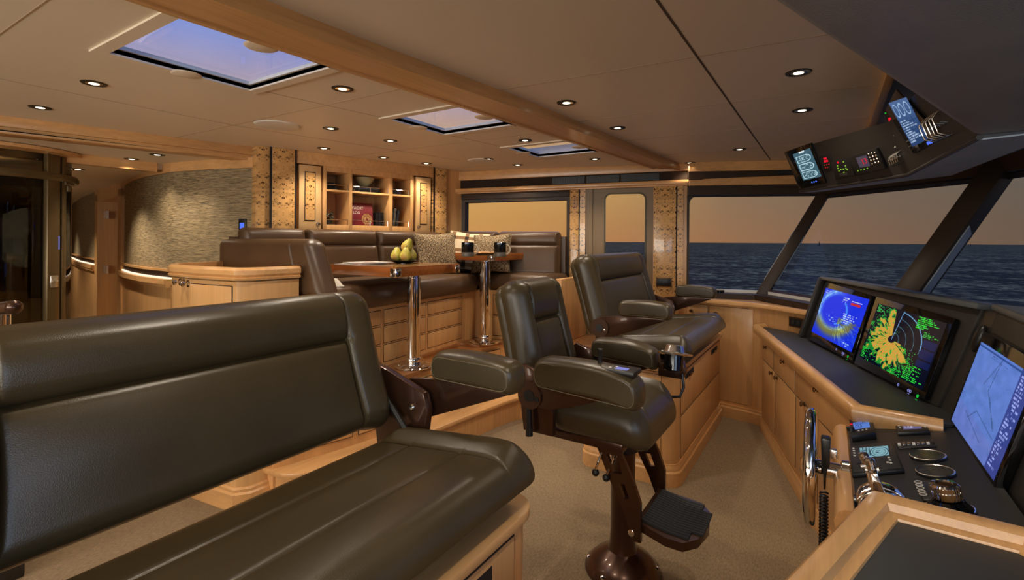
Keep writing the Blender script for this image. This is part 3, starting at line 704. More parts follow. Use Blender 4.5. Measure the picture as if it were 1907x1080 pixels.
pl = thing('ornament_plant', 'small dark leafy ornament in the lower left niche of the bookcase', 'ornament', BQ.at(a+.06, z, -.09))
c = BQ.at(a+.06, z, -.09)
MB().lathe([(0, 0), (.03, 0), (.036, .02), (.034, .05), (0, .05)], 20, M=Matrix.Translation(c)).build('pot', cB, pl)
mb = MB()
for i in range(26):
    q = random.uniform(0, 6.28); r = random.uniform(.01, .05); zz = random.uniform(.05, .115); p = c+Vector((r*math.cos(q), r*math.sin(q), zz)); mb.ball(p, (.014, .01, .005), n=8, M=Matrix.Translation(p) @ Matrix.Rotation(q, 4, 'Z') @ Matrix.Rotation(.6, 4, 'Y') @ Matrix.Translation(-p))
mb.build('leaves', plain('dark_leaf', lin(44, 50, 34), .5), pl)
# ---------------------------------------------------------------- switch panel, ceiling speakers, downlights
q = Vector((-3.99, 2.215, 0)); PWp = Plane((-4.35, 2.10, 0), (.42, .14, 0), (0, 0, 1))
u, v = PWp.uv(453, 421)
sw = thing('wall_touch_panel', 'small black touch panel with blue screen on the woven wall', 'control panel', PWp.at(u, v, 0))
MB().box(-.035, .035, -.06, .06, 0, .014, .004, M=PWp.mat(u, v, 0)).build('plate', M['black'], sw); MB().box(-.02, .02, -.028, .025, .014, .0155, M=PWp.mat(u, v, 0)).build('screen', M['blue_led'], sw)
for lab, (x, y), r in (('round flush speaker cover in the ceiling near the left beam', (517, 233), .14), ('round flush speaker cover in the far ceiling near the side window', (897, 299), .13)):
    p = onz(x, y, CEIL); sp_ = thing('ceiling_speaker', lab, 'speaker', p)
    MB().lathe([(0, -.006), (r-.01, -.006), (r-.003, -.004), (r, 0)], 40, M=Matrix.Translation(p)).build('grille', M['cover'], sp_)
    MB().lathe([(r-.012, -.0075), (r-.004, -.006), (r+.002, 0)], 40, M=Matrix.Translation(p)).build('rim', M['white'], sp_)
DL = [(175, 155, 2.25, 'downlight left of the nearest skylight, outer of two above the foreground bench'), (75, 200, 2.25, 'downlight farthest left on the main ceiling near the wood beam'),
 (638, 165, 2.25, 'bright downlight between the nearest and middle skylights'), (616, 239, 2.25, 'downlight right of the near round ceiling speaker'), (603, 276, 2.25, 'downlight just above the left door of the bookcase'),
 (727, 262, 2.25, 'downlight left of the middle skylight toward the bookcase'), (714, 293, 2.25, 'downlight above the centre of the bookcase'), (794, 304, 2.25, 'downlight above the right door of the bookcase'),
 (909, 296, 2.25, 'downlight beside the far round ceiling speaker'), (978, 261, 2.25, 'downlight between the middle and farthest skylights'), (964, 307, 2.25, 'downlight in the far ceiling above the left side window'),
 (1108, 296, 2.25, 'downlight at the far side of the third skylight'), (1055, 191, 2.25, 'downlight nearest the camera in the row right of the main beam'), (1150, 238, 2.25, 'second downlight in the row right of the main beam'),
 (1377, 278, 2.25, 'downlight in the far ceiling panel left of the overhead console'), (1285, 303, 2.25, 'downlight close to the far wall above the burl door pillar'), (1487, 135, 2.25, 'largest bright downlight, nearest the grey overhead console'),
 (1494, 205, 2.25, 'second bright downlight along the overhead console'), (245, 296, 2.16, 'downlight in the lowered ceiling, left of the pair by the woven wall'), (293, 288, 2.16, 'downlight in the lowered ceiling, right of the pair by the woven wall'),
 (145, 315, 2.115, 'downlight in the hall ceiling behind the glass lift')]
# spots added over the foreground, outside the frame, without fixtures, light the near bench
proto = None
def spot(name, p, e, size=118, blend=.75, c=(1, .86, .68), tilt=None):
    l = bpy.data.lights.new(name, 'SPOT'); l.energy = e; l.spot_size = R(size); l.spot_blend = blend; l.color = c; l.shadow_soft_size = .03
    o = bpy.data.objects.new(name, l); col.objects.link(o); o.location = p; return o
for i, (x, y, z, lab) in enumerate(DL):
    p = onz(x, y, z)
    if proto is None:
        proto = thing('downlight', 'recessed '+lab, 'downlight', p, 'recessed ceiling downlights')
        T0 = Matrix.Translation(p)
        MB().lathe([(.034, -.0005), (.036, -.005), (.05, -.004), (.053, 0)], 32, M=T0).build('trim_ring', M['dark_bronze'], proto)
        MB().lathe([(0, -.001), (.022, -.001), (.034, -.0015), (.0345, 0)], 28, M=T0).lathe([(.03, -.0012), (.034, -.003)], 28, 0, T0).build('reflector', M['chrome'], proto)
        MB().lathe([(0, -.0065), (.012, -.006), (.02, -.004), (.024, -.0012)], 24, M=T0).build('lamp', M['lamp'], proto)
        d = proto
    else:
        d = copy_tree(proto, p-proto.location); d['label'] = 'recessed '+lab
    spot('ceiling_spot', p-Vector((0, 0, .02)), LAMP*(30 if i < 18 else 25 if i < 20 else 90))
spot('ceiling_spot', Vector((-8.2, 1.7, 2.08)), LAMP*110); spot('ceiling_spot', Vector((-10.5, 2.2, 2.08)), LAMP*110)  # added spots without fixtures, brightening the dark hall
for p in ((-.12, .9, 2.25), (-1.2, .9, 2.25), (-3.0, -.6, 2.25), (-1.2, -.6, 2.25)): spot('ceiling_spot', Vector(p)-Vector((0, 0, .02)), LAMP*30)  # unseen spots added over the foreground, no fixtures modelled
# ---------------------------------------------------------------- sea, distant boats
m, t, p = new_mat('sea_water')
n = nd(t, 'ShaderNodeTexNoise', {'Vector': coords(t, (1, 1, 1)), 'Scale': .3, 'Detail': 9., 'Roughness': .72, 'Distortion': .5})
n2 = nd(t, 'ShaderNodeTexNoise', {'Vector': coords(t, (.04, .04, 1)), 'Scale': 1., 'Detail': 4.})
ad = nd(t, 'ShaderNodeMath', {0: n.outputs[0], 1: nd(t, 'ShaderNodeMath', {0: n2.outputs[0], 1: .35}, operation='MULTIPLY').outputs[0]}, operation='ADD')
c_ = cramp(t, ad.outputs[0], [(.58, lin(25, 22, 16)), (.68, lin(55, 48, 35)), (.78, lin(158, 136, 94))])  # wave glints and dark troughs painted into the diffuse colour
b_ = nd(t, 'ShaderNodeBump', {'Height': n.outputs[0], 'Strength': .5, 'Distance': .8})
df = nd(t, 'ShaderNodeBsdfDiffuse', {0: c_, 'Normal': b_.outputs[0]}); gl_ = nd(t, 'ShaderNodeBsdfGlossy', {0: (1, .98, .95, 1), 1: .25, 'Normal': b_.outputs[0]})
mx_ = nd(t, 'ShaderNodeMixShader', {0: .05, 1: df.outputs[0], 2: gl_.outputs[0]}); t.links.new(mx_.outputs[0], t.nodes['Material Output'].inputs[0]); M['sea'] = m
s_ = MB().add([(-30000, -30000, -7), (30000, -30000, -7), (30000, 30000, -7), (-30000, 30000, -7)], [(0, 1, 2, 3)]).build('sea', M['sea'], base=(0, 0, -7)); tag(s_, kind='structure')
def boat(px, dist, h, lab):
    d = ray(px, 452); d = d/np.linalg.norm(d[:2]); c = Vector((d[0]*dist, d[1]*dist, -7)); side = Vector((d[1], -d[0], 0))
    b = thing('sailboat', lab, 'boat', c); dk = plain('boat_silhouette', lin(30, 26, 24), .8)
    MB().hexa([c-side*h*.28, c+side*h*.28, c+side*h*.34+Vector((0, 0, h*.1)), c-side*h*.34+Vector((0, 0, h*.1))], [q+Vector((d[0], d[1], 0))*h*.16 for q in (c-side*h*.28, c+side*h*.28, c+side*h*.34+Vector((0, 0, h*.1)), c-side*h*.34+Vector((0, 0, h*.1)))]).build('hull', dk, b)
    MB().cyl(c+Vector((0, 0, h*.1)), c+Vector((0, 0, h)), h*.02, n=8).build('mast', dk, b)
    MB().hexa([c+side*h*.02+Vector((0, 0, h*.16)), c+side*h*.26+Vector((0, 0, h*.16)), c+side*h*.02+Vector((0, 0, h*.92))], [q+Vector((d[0], d[1], 0))*h*.02 for q in (c+side*h*.02+Vector((0, 0, h*.16)), c+side*h*.26+Vector((0, 0, h*.16)), c+side*h*.02+Vector((0, 0, h*.92)))]).build('sail', dk, b)
    return b
boat(1525, 2200, 17, 'small dark sailing boat on the horizon seen through the middle front window')
boat(1807, 4200, 15, 'tiny dark sailing boat on the horizon right of the second window post')
# ================================================================ DINETTE: platform, settee, tables
PZ, SZ = .57, 1.18
dn = thing('dinette_platform', 'raised wooden dinette platform with curved front, a lower step and drawers in its risers', 'platform', (-2.6, 2.9, 0))
def smooth_line(pts, n=5):
    o = [pts[0]]
    for i in range(1, len(pts)-1):
        p0, p1, p2 = [Vector((*q, 0)) for q in pts[i-1:i+2]]
        r = min((p0-p1).length, (p2-p1).length)*.45
        a = p1+(p0-p1).normalized()*r; b = p1+(p2-p1).normalized()*r
        for k in range(n+1):
            t = k/n; q = a*(1-t)**2+p1*2*t*(1-t)+b*t*t; o.append((q.x, q.y))
    return o+[pts[-1]]
edge = smooth_line([(-2.62, 1.62), (-2.50, 2.1), (-2.46, 2.5), (-2.47, 2.84), (-2.78, 2.92), (-2.85, 3.55), (-2.63, 3.52), (-2.56, 3.82), (-2.3, 4.02), (-1.72, 4.12)])
poly = edge+[(-1.72, 4.66), (-3.4, 4.14), (-3.66, 2.9), (-3.70, 1.9), (-2.69, 1.9), (-2.69, 1.62)]
edge_in = offset_poly(edge, .025)
MB().prism(poly, PZ-.03, PZ, bev=.004).build('platform_top', M['plank'], dn)
MB().prism(edge_in+[(-1.74, 4.64), (-3.4, 4.12), (-3.64, 2.9), (-3.68, 1.92), (-2.68, 1.92), (-2.68, 1.64)], .0, PZ-.03).build('riser', M['maple_z'], dn)
sedge = smooth_line([(-2.75, 1.60), (-2.50, 1.62), (-2.37, 1.85), (-2.30, 2.3), (-2.27, 2.8), (-2.19, 3.5), (-2.0, 3.92), (-1.62, 3.98)])
sin_ = offset_poly(sedge, .03)
MB().prism(sedge+[(-1.62, 4.2), (-2.75, 4.2)], .165, .2, bev=.012).build('step_tread', M['maple_y'], dn)
MB().prism(sin_+[(-1.64, 4.2), (-2.72, 4.2)], 0, .165).build('step_riser', M['maple_z'], dn)
def face_drawer(a, b, z0, z1, parent, name='drawer', out=.004, gap=.004, mat='maple_door', knob=None):
    """a drawer or door front set on a vertical face that runs from a to b (xy); outside is to the right of a->b"""
    a, b = Vector((*a, 0)), Vector((*b, 0)); L = (b-a).length; P = Plane(a, b-a, (0, 0, 1))
    mb = MB().box(0, L, z0, z1, -.004, .0015, mat=1, M=P.mat()).box(gap, L-gap, z0+gap, z1-gap, 0, out, .0015, M=P.mat())
    d = mb.build(name, [M[mat], M['slot']], parent)
    if knob: MB().lathe([(.013, 0), (.013, .003), (.007, .006), (.007, .012), (.015, .017), (.014, .022), (0, .024)], 16, M=P.mat(knob[0], knob[1], out)).build('knob', M['knob'], d)
    return d
for i, (y0, y1) in enumerate(((1.72, 2.08), (2.12, 2.46), (2.52, 2.8))):
    f = lambda y: np.interp(y, [1.62, 2.1, 2.5, 2.84], [-2.62, -2.50, -2.462, -2.47])-.018
    face_drawer((f(y0), y0), (f(y1), y1), .26, .5, dn, 'drawer')
for (a, b) in (((-2.60, 3.60), (-2.565, 3.80)), ((-2.25, 4.02), (-1.9, 4.08))): face_drawer(a, b, .26, .5, dn, 'drawer')
# ---- settee
st = thing('settee', 'U-shaped brown leather settee built against the bookcase and the side window', 'settee', (-3.1, 3.0, PZ))
F0, F1, F2 = (-2.64, 1.98), (-2.80, 3.78), (-2.12, 3.93)
B0_, B1_ = (-2.70, 1.88), (-2.88, 3.83)
mb = MB().prism([B0_, B1_, (-2.12, 4.0), (-2.12, 4.50), (-3.4, 4.12), (-3.66, 1.88)], PZ, 1.03); base = mb.build('base', M['maple_z'], st)
for k, (z0, z1) in enumerate(((.60, .73), (.74, .87), (.88, .99))):
    for (t0, t1) in ((.06, .33), (.345, .60), (.615, .88)):
        a = (B0_[0]+(B1_[0]-B0_[0])*t0, B0_[1]+(B1_[1]-B0_[1])*t0); b = (B0_[0]+(B1_[0]-B0_[0])*t1, B0_[1]+(B1_[1]-B0_[1])*t1)
        face_drawer(a, b, z0, z1, base, 'drawer')
for (z0, z1) in ((.60, .79), (.80, .99)): face_drawer((-2.70, 3.868), (-2.25, 3.970), z0, z1, base, 'drawer')
def pad_on(L, W, T, a, b, depth_c, z, **k):
    pass
def seat_pad(a, b, depth, name):
    a, b = Vector((*a, 0)), Vector((*b, 0)); L = (b-a).length; u = (b-a).normalized(); back = Vector((-u.y, u.x, 0))
    c = (a+b)/2+back*depth/2+Vector((0, 0, SZ-.08))
    Mx = Matrix(((u.x, back.x, 0, c.x), (u.y, back.y, 0, c.y), (0, 0, 1, c.z), (0, 0, 0, 1)))
    g = [('x', L*(k/2-.5), .012, .008) for k in (1,)] if L > 1.2 else []
    return MB().pad(L, depth, .16, .03, .05, g, shape=lambda x, y: .012*math.cos(y/depth*3)+.004, M=Mx).build(name, M['leather_settee'], st)
seat_pad(F0, F1, .82, 'seat_cushion'); seat_pad((-3.42, 3.80), F2, .50, 'seat_cushion')
def back_pad(a, b, z0, z1, T, lean, parent, name, mat, groove=.32, seams=True):
    """a back cushion: a->b is its top edge seen from behind-left to right; faces right of a->b"""
    a, b = Vector((*a, 0)), Vector((*b, 0)); L = (b-a).length; u = (b-a).normalized(); f = Vector((u.y, -u.x, 0))
    H = (z1-z0)/math.cos(lean); up = Vector((0, 0, 1))*math.cos(lean)-f*math.sin(lean); n = f*math.cos(lean)+Vector((0, 0, 1))*math.sin(lean)
    c = (a+b)/2+Vector((0, 0, (z0+z1)/2))+f*(.5*(z1-z0)*math.tan(lean))
    Mx = Matrix(((u.x, up.x, n.x, c.x), (u.y, up.y, n.y, c.y), (0, up.z, n.z, c.z), (0, 0, 0, 1)))
    gy = H/2-groove*H
    sh = lambda x, y: (.016*math.exp(-((y-(gy+H/2)/2)/.07)**2) if y > gy else .008*math.exp(-((y-gy*.5)/.12)**2))
    return MB().pad(L, H, T, .035, .045, [('y', gy, .022, .012)], shape=sh, M=Mx).build(name, M[mat], parent)
bl_ = [Vector((-3.63, 1.95)), Vector((-3.55, 2.42)), Vector((-3.47, 3.07)), Vector((-3.36, 3.80))]
for i in range(3): back_pad((bl_[i].x, bl_[i].y), (bl_[i+1].x, bl_[i+1].y), SZ-.03, 1.585, .15, R(11), st, 'back_cushion', 'leather_settee')
pb = [Vector((-3.46, 4.03)), Vector((-2.86, 4.21)), Vector((-2.25, 4.40))]
for i in range(2): back_pad((pb[i].x, pb[i].y), (pb[i+1].x, pb[i+1].y), SZ-.03, 1.595, .15, R(11), st, 'back_cushion', 'leather_settee')
MB().prism([(-3.70, 1.92), (-3.62, 1.92), (-3.42, 3.9), (-3.46, 4.12), (-3.52, 4.1)], .9, 1.52).prism([(-3.46, 4.12), (-2.24, 4.50), (-2.22, 4.43), (-3.42, 4.05)], .9, 1.55).build('back_frame', M['leather_settee'], st)
# starboard return of the back
def wing_bend(x, y, z): return (x+(max(0, x+.1)/.55)*(.20-y)*.42, y, z)
Mx = Matrix(((1, 0, 0, -3.21), (0, 0, -1, 1.925), (0, 1, 0, 1.32), (0, 0, 0, 1)))
MB().pad(1.04, .37, .15, .05, .05, [('x', .335, .008, .006)], bend=wing_bend, M=Mx).build('side_wing', M['leather_settee'], st)
MB().box(-2.10, -2.04, 4.0, 4.55, PZ, 1.16, .01).build('end_panel', M['maple_z'], st)
# ---- side cabinet with rounded end and railed top
sc = thing('side_cabinet', 'maple cabinet with railed rounded top at the near end of the settee', 'cabinet', (-3.2, 1.5, 0))
outl = [(-2.705, 1.82), (-2.715, 1.53), (-2.76, 1.475)]+[(-3.1, 1.43)]+[(-3.36+.29*math.cos(R(a)), 1.72+.29*math.sin(R(a))) for a in range(-80, -185, -15)]+[(-3.68, 1.9), (-3.78, 2.05)]
MB().prism(outl+[(-3.70, 2.05), (-3.62, 1.84)], .12, 1.27).build('body', M['maple_door'], sc)
MB().prism(outl+[(-3.70, 2.05), (-3.62, 1.84)], 1.262, 1.272).build('shadow_line', M['slot'], sc)
MB().prism(outl+[(-3.70, 2.05), (-3.62, 1.84)], 1.275, 1.30).build('top', M['maple_x'], sc)
mb = MB(); rp = [(p[0], p[1], 1.272) for p in outl]
sweep_profile(mb, rp, [(-.03, 0), (.018, 0), (.022, .012), (.012, .018), (.022, .03), (.022, .055), (.008, .07), (-.03, .07), (-.035, .06)])
mb.build('top_rail', M['maple_x'], sc)
mb = MB(); sweep_profile(mb, [(p[0], p[1], 0) for p in outl], [(-.02, 0), (.022, 0), (.022, .09), (.012, .1), (.012, .115), (.004, .125), (-.02, .125)]); mb.build('plinth', M['maple_x'], sc)
dr = face_drawer((-3.16, 1.424), (-2.79, 1.470), .16, 1.24, sc, 'door', .006)
for (x, y) in ((336, 525), (351, 528)):
    p = onx(x, y, -3.27 if x < 340 else -3.21); MB().lathe([(.022, 0), (.022, .003), (.012, .005), (.007, .01), (.007, .022), (.018, .028), (.016, .036), (0, .038)], 20, M=Matrix.Translation(p) @ Matrix.Rotation(R(90), 4, 'X')).build('pull_knob', M['chrome'], dr)
MB().cyl((-2.795, 1.455, 1.0), (-2.795, 1.455, 1.1), .008, n=10).cyl((-2.795, 1.455, .3), (-2.795, 1.455, .4), .008, n=10).build('hinge', M['steel'], dr)
# ---- tables
def table(c, base, s, z, rot, lab):
    t = thing('pedestal_table', lab, 'table', (base[0], base[1], PZ), 'pedestal tables of the dinette')
    Mt = Matrix.Translation((c[0], c[1], z)) @ Matrix.Rotation(rot, 4, 'Z'); h = s/2
    MB().prism(rrect(-h, h, -h, h, .02), -.065, -.004, M=Mt, bev=.004).build('edge_band', M['table_edge'], t)
    top = MB().box(-h+.045, h-.045, -h+.045, h-.045, -.01, 0, M=Mt).build('top_inlay', M['burl_top'], t); set_uv(top, lambda p: (p.x-c[0], p.y-c[1]))
    MB().frame([(-h+.002, -h+.002), (h-.002, -h+.002), (h-.002, h-.002), (-h+.002, h-.002)], [(-h+.045, -h+.045), (h-.045, -h+.045), (h-.045, h-.045), (-h+.045, h-.045)], -.01, 0, M=Mt).build('top_border', M['table_edge'], t)
    for k in range(4):
        Mk = Mt @ Matrix.Rotation(k*math.pi/2, 4, 'Z')
        MB().prism([(h-.05, -h-.003), (h-.02, -h-.004), (h-.003, -h-.002), (h+.003, -h+.003), (h+.004, -h+.02), (h+.003, -h+.05), (h-.004, -h+.05), (h-.006, -h+.012), (h-.012, -h+.006), (h-.05, -h+.004)], -.066, -.008, M=Mk, bev=.002).build('corner_cap', M['chrome'], t)
    b = Vector((base[0], base[1], PZ))
    MB().lathe([(0, 0), (.135, 0), (.14, .006), (.136, .014), (.1, .022), (.075, .026), (0, .026)], 40, M=Matrix.Translation(b)).build('base_flange', M['chrome'], t)
    H = z-PZ
    MB().lathe([(.05, .02), (.05, H-.1), (.044, H-.1), (.044, H-.075), (.11, H-.07), (.11, H-.065), (0, H-.065)], 40, M=Matrix.Translation(b)).build('post', M['chrome'], t)
    MB().lathe([(.056, .026), (.058, .035), (.058, .06), (.052, .07)], 40, M=Matrix.Translation(b)).build('collar', M['chrome'], t)
    mb = MB()
    for k in range(6): mb.lathe([(.007, 0), (.007, .004), (0, .005)], 10, M=Matrix.Translation(b+Vector((.105*math.cos(k*1.047), .105*math.sin(k*1.047), .018))))
    mb.build('flange_bolts', M['steel'], t); return t
TZ1, TZ2 = 1.325, 1.385
table((-2.70, 2.60), (-2.585, 2.68), .68, TZ1, R(2), 'square burl-topped table nearest the foreground bench, carrying pears and magazines')
table((-2.90, 3.98), (-2.665, 3.69), .70, TZ2, R(0), 'square burl-topped table in the settee corner, carrying two black mugs')
# pears on a black plate
pc = onz(766, 483, TZ1); pc = Vector((pc.x, pc.y, TZ1)); pc = onx(752, 484, -2.74); pc = Vector((pc.x, pc.y, TZ1))
plt = thing('plate', 'round black plate under three pears on the nearer table', 'plate', pc)
MB().lathe([(0, .004), (.06, .004), (.09, .012), (.118, .02), (.12, .024), (.088, .018), (.06, .009), (0, .008)], 40, M=Matrix.Translation(pc)).build('dish', M['black_gloss'], plt)
MB().lathe([(.05, 0), (.058, 0), (.058, .005), (.05, .005)], 32, M=Matrix.Translation(pc)).build('foot_ring', M['black_gloss'], plt)
m, t, p = new_mat('pear_skin'); n = nd(t, 'ShaderNodeTexNoise', {'Vector': coords(t, (9, 9, 5)), 'Scale': 1., 'Detail': 3.}); n2 = nd(t, 'ShaderNodeTexVoronoi', {'Vector': coords(t, (1, 1, 1)), 'Scale': 260.})
c1 = cramp(t, n.outputs[0], [(.35, lin(150, 150, 40)), (.55, lin(206, 190, 88)), (.72, lin(196, 120, 60))]); c2 = cramp(t, n2.outputs['Distance'], [(.05, (.75, .7, .6, 1)), (.2, (1, 1, 1, 1))])
mm = nd(t, 'ShaderNodeMix', {0: 1.0, 6: c1, 7: c2}, data_type='RGBA', blend_type='MULTIPLY'); t.links.new(mm.outputs[2], p.inputs['Base Color']); p.inputs['Roughness'].default_value = .35; M['pear'] = m
M['stalk'] = plain('stalk', lin(70, 48, 26), .7)
def pear(p, ax, ay, lab, k):
    t = thing('pear', lab, 'pear', p); Mp = Matrix.Translation(p) @ Matrix.Rotation(k, 4, 'Z') @ Matrix.Rotation(ax, 4, 'X') @ Matrix.Rotation(ay, 4, 'Y')
    Mp = Mp @ Matrix.Scale(.92, 4)
    pr = [(0, .002), (.018, 0), (.038, .012), (.0475, .035), (.046, .055), (.036, .078), (.026, .094), (.02, .106), (.011, .113), (0, .112)]
    MB().lathe(pr, 28, M=Mp).build('fruit', M['pear'], t, angle=80)
    MB().tube([Mp @ Vector((0, 0, .108)), Mp @ Vector((.002, 0, .12)), Mp @ Vector((.008, .002, .132))], [.0022, .002, .0026], 8).build('stem', M['stalk'], t)
pear(pc+Vector((.045, -.03, .018)), 0, .08, 'yellow green pear at the front left of the plate', 0)
pear(pc+Vector((.02, .062, .018)), -.1, 0, 'yellow pear with a blushed side at the right of the plate', 2.2)
pear(pc+Vector((-.055, -.025, .018)), .08, -.05, 'green pear standing at the back left of the plate', 4)
pear(pc+Vector((-.008, .018, .092)), .3, .35, 'russet pear resting on top of the other three pears', 1.)
# magazines
def magcol(seed, base):
    def f(u, v):
        rg = np.random.RandomState(seed); c = np.tile(np.array(base, float), (len(u), 1))
        for _ in range(34):
            x, y, w, h = rg.rand(), rg.rand(), rg.uniform(.03, .3), rg.uniform(.02, .2); k = (abs(u-x) < w/2) & (abs(v-y) < h/2)
            c[k] = [(206, 198, 188), (60, 56, 60), (150, 60, 50), (120, 116, 120), (228, 222, 214), (90, 110, 130)][rg.randint(6)]
        return c
    return f
def magazine(c, z, rot, w, l, lab, seed, base):
    t = thing('magazine', lab, 'magazine', (c[0], c[1], z)); Mm = Matrix.Translation((c[0], c[1], z)) @ Matrix.Rotation(rot, 4, 'Z')
    mb = MB(); n = 12
    for k in range(n):
        x0, x1 = -w/2+w*k/n, -w/2+w*(k+1)/n
        hz = lambda x: .004+.010*math.sin(min(1, max(0, (x+w/2)/w))*3.0)
        mb.hexa([(x0, -l/2, 0), (x1, -l/2, 0), (x1, l/2, 0), (x0, l/2, 0)], [(x0, -l/2, .006), (x1, -l/2, .006), (x1, l/2, .006), (x0, l/2, .006)], M=Mm)
    mb.build('pages', M['white'], t)
    q = [Mm @ Vector(p) for p in ((-w/2, -l/2, .0065), (w/2, -l/2, .0065), (w/2, l/2, .0065), (-w/2, l/2, .0065))]
    picture('cover', q, 60, 80, magcol(seed, base), t, 'printed')
magazine((-2.86, 2.42), TZ1+.0005, R(12), .22, .29, 'open patterned magazine lying underneath on the nearer table', 3, (196, 190, 184))
magazine((-2.84, 2.47), TZ1+.0085, R(-8), .215, .285, 'magazine with picture cover lying on top of another on the nearer table', 8, (210, 204, 198))
# mugs, pastry plate on the far table
M['mug'] = plain('black_mug_glaze', lin(18, 17, 16), .12); M['mug_in'] = plain('mug_inside', lin(196, 180, 150), .3)
def mug(px, lab, ha):
    p = onz(px[0], px[1], TZ2); p.z = TZ2; t = thing('mug', lab, 'mug', p, 'black mugs on the corner table'); T = Matrix.Translation(p); r, h = .046, .105
    MB().lathe([(0, 0), (r-.003, 0), (r, .004), (r, h-.002), (r-.002, h), (r-.004, h-.002), (r-.004, .01), (0, .008)], 36, M=T).build('body', M['mug'], t)
    MB().lathe([(0, h-.02), (r-.005, h-.02)], 30, M=T).build('coffee', M['stalk'], t)
    MB().lathe([(r+.0004, .0), (r+.001, .002), (r+.001, .03), (r+.0004, .031)], 36, M=T).build('base_band', plain('mug_band', lin(92, 84, 70), .4), t)
    q = Vector((math.cos(ha), math.sin(ha), 0)); MB().tube([p+q*(r-.003+.034*math.sin(k*math.pi/10))+Vector((0, 0, h*.5+.036*math.cos(k*math.pi/10))) for k in range(11)], .005, 10).build('handle', M['mug_in'], t)
mug((871, 477.5), 'black mug at the left of the corner table', R(35)); mug((931, 477.5), 'black mug at the right of the corner table', R(35))
q = onz(902, 476.5, TZ2); q.z = TZ2
t = thing('pastry_plate', 'dark oval dish of pastries between the two black mugs', 'plate', q)
Ms = Matrix.Translation(q) @ Matrix.Rotation(TH, 4, 'Z') @ Matrix.Diagonal((1.25, .8, 1, 1))
MB().lathe([(0, .004), (.07, .004), (.095, .018), (.096, .022), (.07, .01), (0, .009)], 36, M=Ms).build('dish', M['black_gloss'], t)
M['pastry'] = wood('baked_pastry', lin(206, 150, 86), 'x', .5, .3, 0)
for k, (dx, dy, a) in enumerate(((-.06, 0, .5), (.0, .02, 1.4), (.055, -.01, -.4), (.0, -.03, .1))):
    c = Ms @ Vector((dx, dy, .024)); s2 = thing('pastry', ['golden pastry at the left end of the dark dish', 'golden pastry at the back of the dark dish', 'golden pastry at the right end of the dark dish', 'golden pastry at the front of the dark dish'][k], 'pastry', c)
    e = Vector((math.cos(a), math.sin(a), 0)); f = Vector((-e.y, e.x, 0))
    MB().tube([c-Vector((0, 0, .006))+e*(.05*math.sin(t_)) + f*(.02*math.cos(t_)) for t_ in np.linspace(-1.6, 1.6, 12)], [.004+.014*math.cos(t_*.9) for t_ in np.linspace(-1.6, 1.6, 12)], 12).build('crust', M['pastry'], s2, angle=80)
# cushions on the settee
def fabric(name, kind):
    m, t, p = new_mat(name); p.inputs['Roughness'].default_value = .95; tcn = nd(t, 'ShaderNodeTexCoord'); sp = nd(t, 'ShaderNodeSeparateXYZ', {0: tcn.outputs['UV']})
    def wave(o, f, sharp):
        a = nd(t, 'ShaderNodeMath', {0: o, 1: f}, operation='MULTIPLY'); b = nd(t, 'ShaderNodeMath', {0: a.outputs[0]}, operation='FRACT'); return nd(t, 'ShaderNodeMath', {0: b.outputs[0], 1: sharp}, operation='GREATER_THAN').outputs[0]
    if kind == 'tweed':
        n = nd(t, 'ShaderNodeTexNoise', {'Vector': nd(t, 'ShaderNodeMapping', {'Vector': tcn.outputs['UV'], 'Scale': (220, 60, 1)}).outputs[0], 'Scale': 1., 'Detail': 2.}); n2 = nd(t, 'ShaderNodeTexNoise', {'Vector': nd(t, 'ShaderNodeMapping', {'Vector': tcn.outputs['UV'], 'Scale': (60, 220, 1)}).outputs[0], 'Scale': 1., 'Detail': 2.})
        h = nd(t, 'ShaderNodeMath', {0: n.outputs[0], 1: n2.outputs[0]}, operation='ADD'); h2 = nd(t, 'ShaderNodeMath', {0: h.outputs[0], 1: .5}, operation='MULTIPLY')
        t.links.new(cramp(t, h2.outputs[0], [(.42, lin(52, 40, 28)), (.5, lin(112, 92, 66)), (.58, lin(190, 166, 128))]), p.inputs['Base Color']); bump(t, p, h2.outputs[0], .6, .004)
    else:
        a = wave(sp.outputs[0], 7.5, .72); b = wave(sp.outputs[1], 7.5, .72); s_ = nd(t, 'ShaderNodeMath', {0: a, 1: b}, operation='ADD'); s2_ = nd(t, 'ShaderNodeMath', {0: s_.outputs[0], 1: .5}, operation='MULTIPLY')
        t.links.new(cramp(t, s2_.outputs[0], [(0, lin(214, 196, 164)), (.5, lin(128, 96, 64)), (1, lin(44, 32, 24))]), p.inputs['Base Color'])
    return m
M['tweed'] = fabric('tweed_weave', 'tweed'); M['plaid'] = fabric('plaid_cloth', 'plaid')
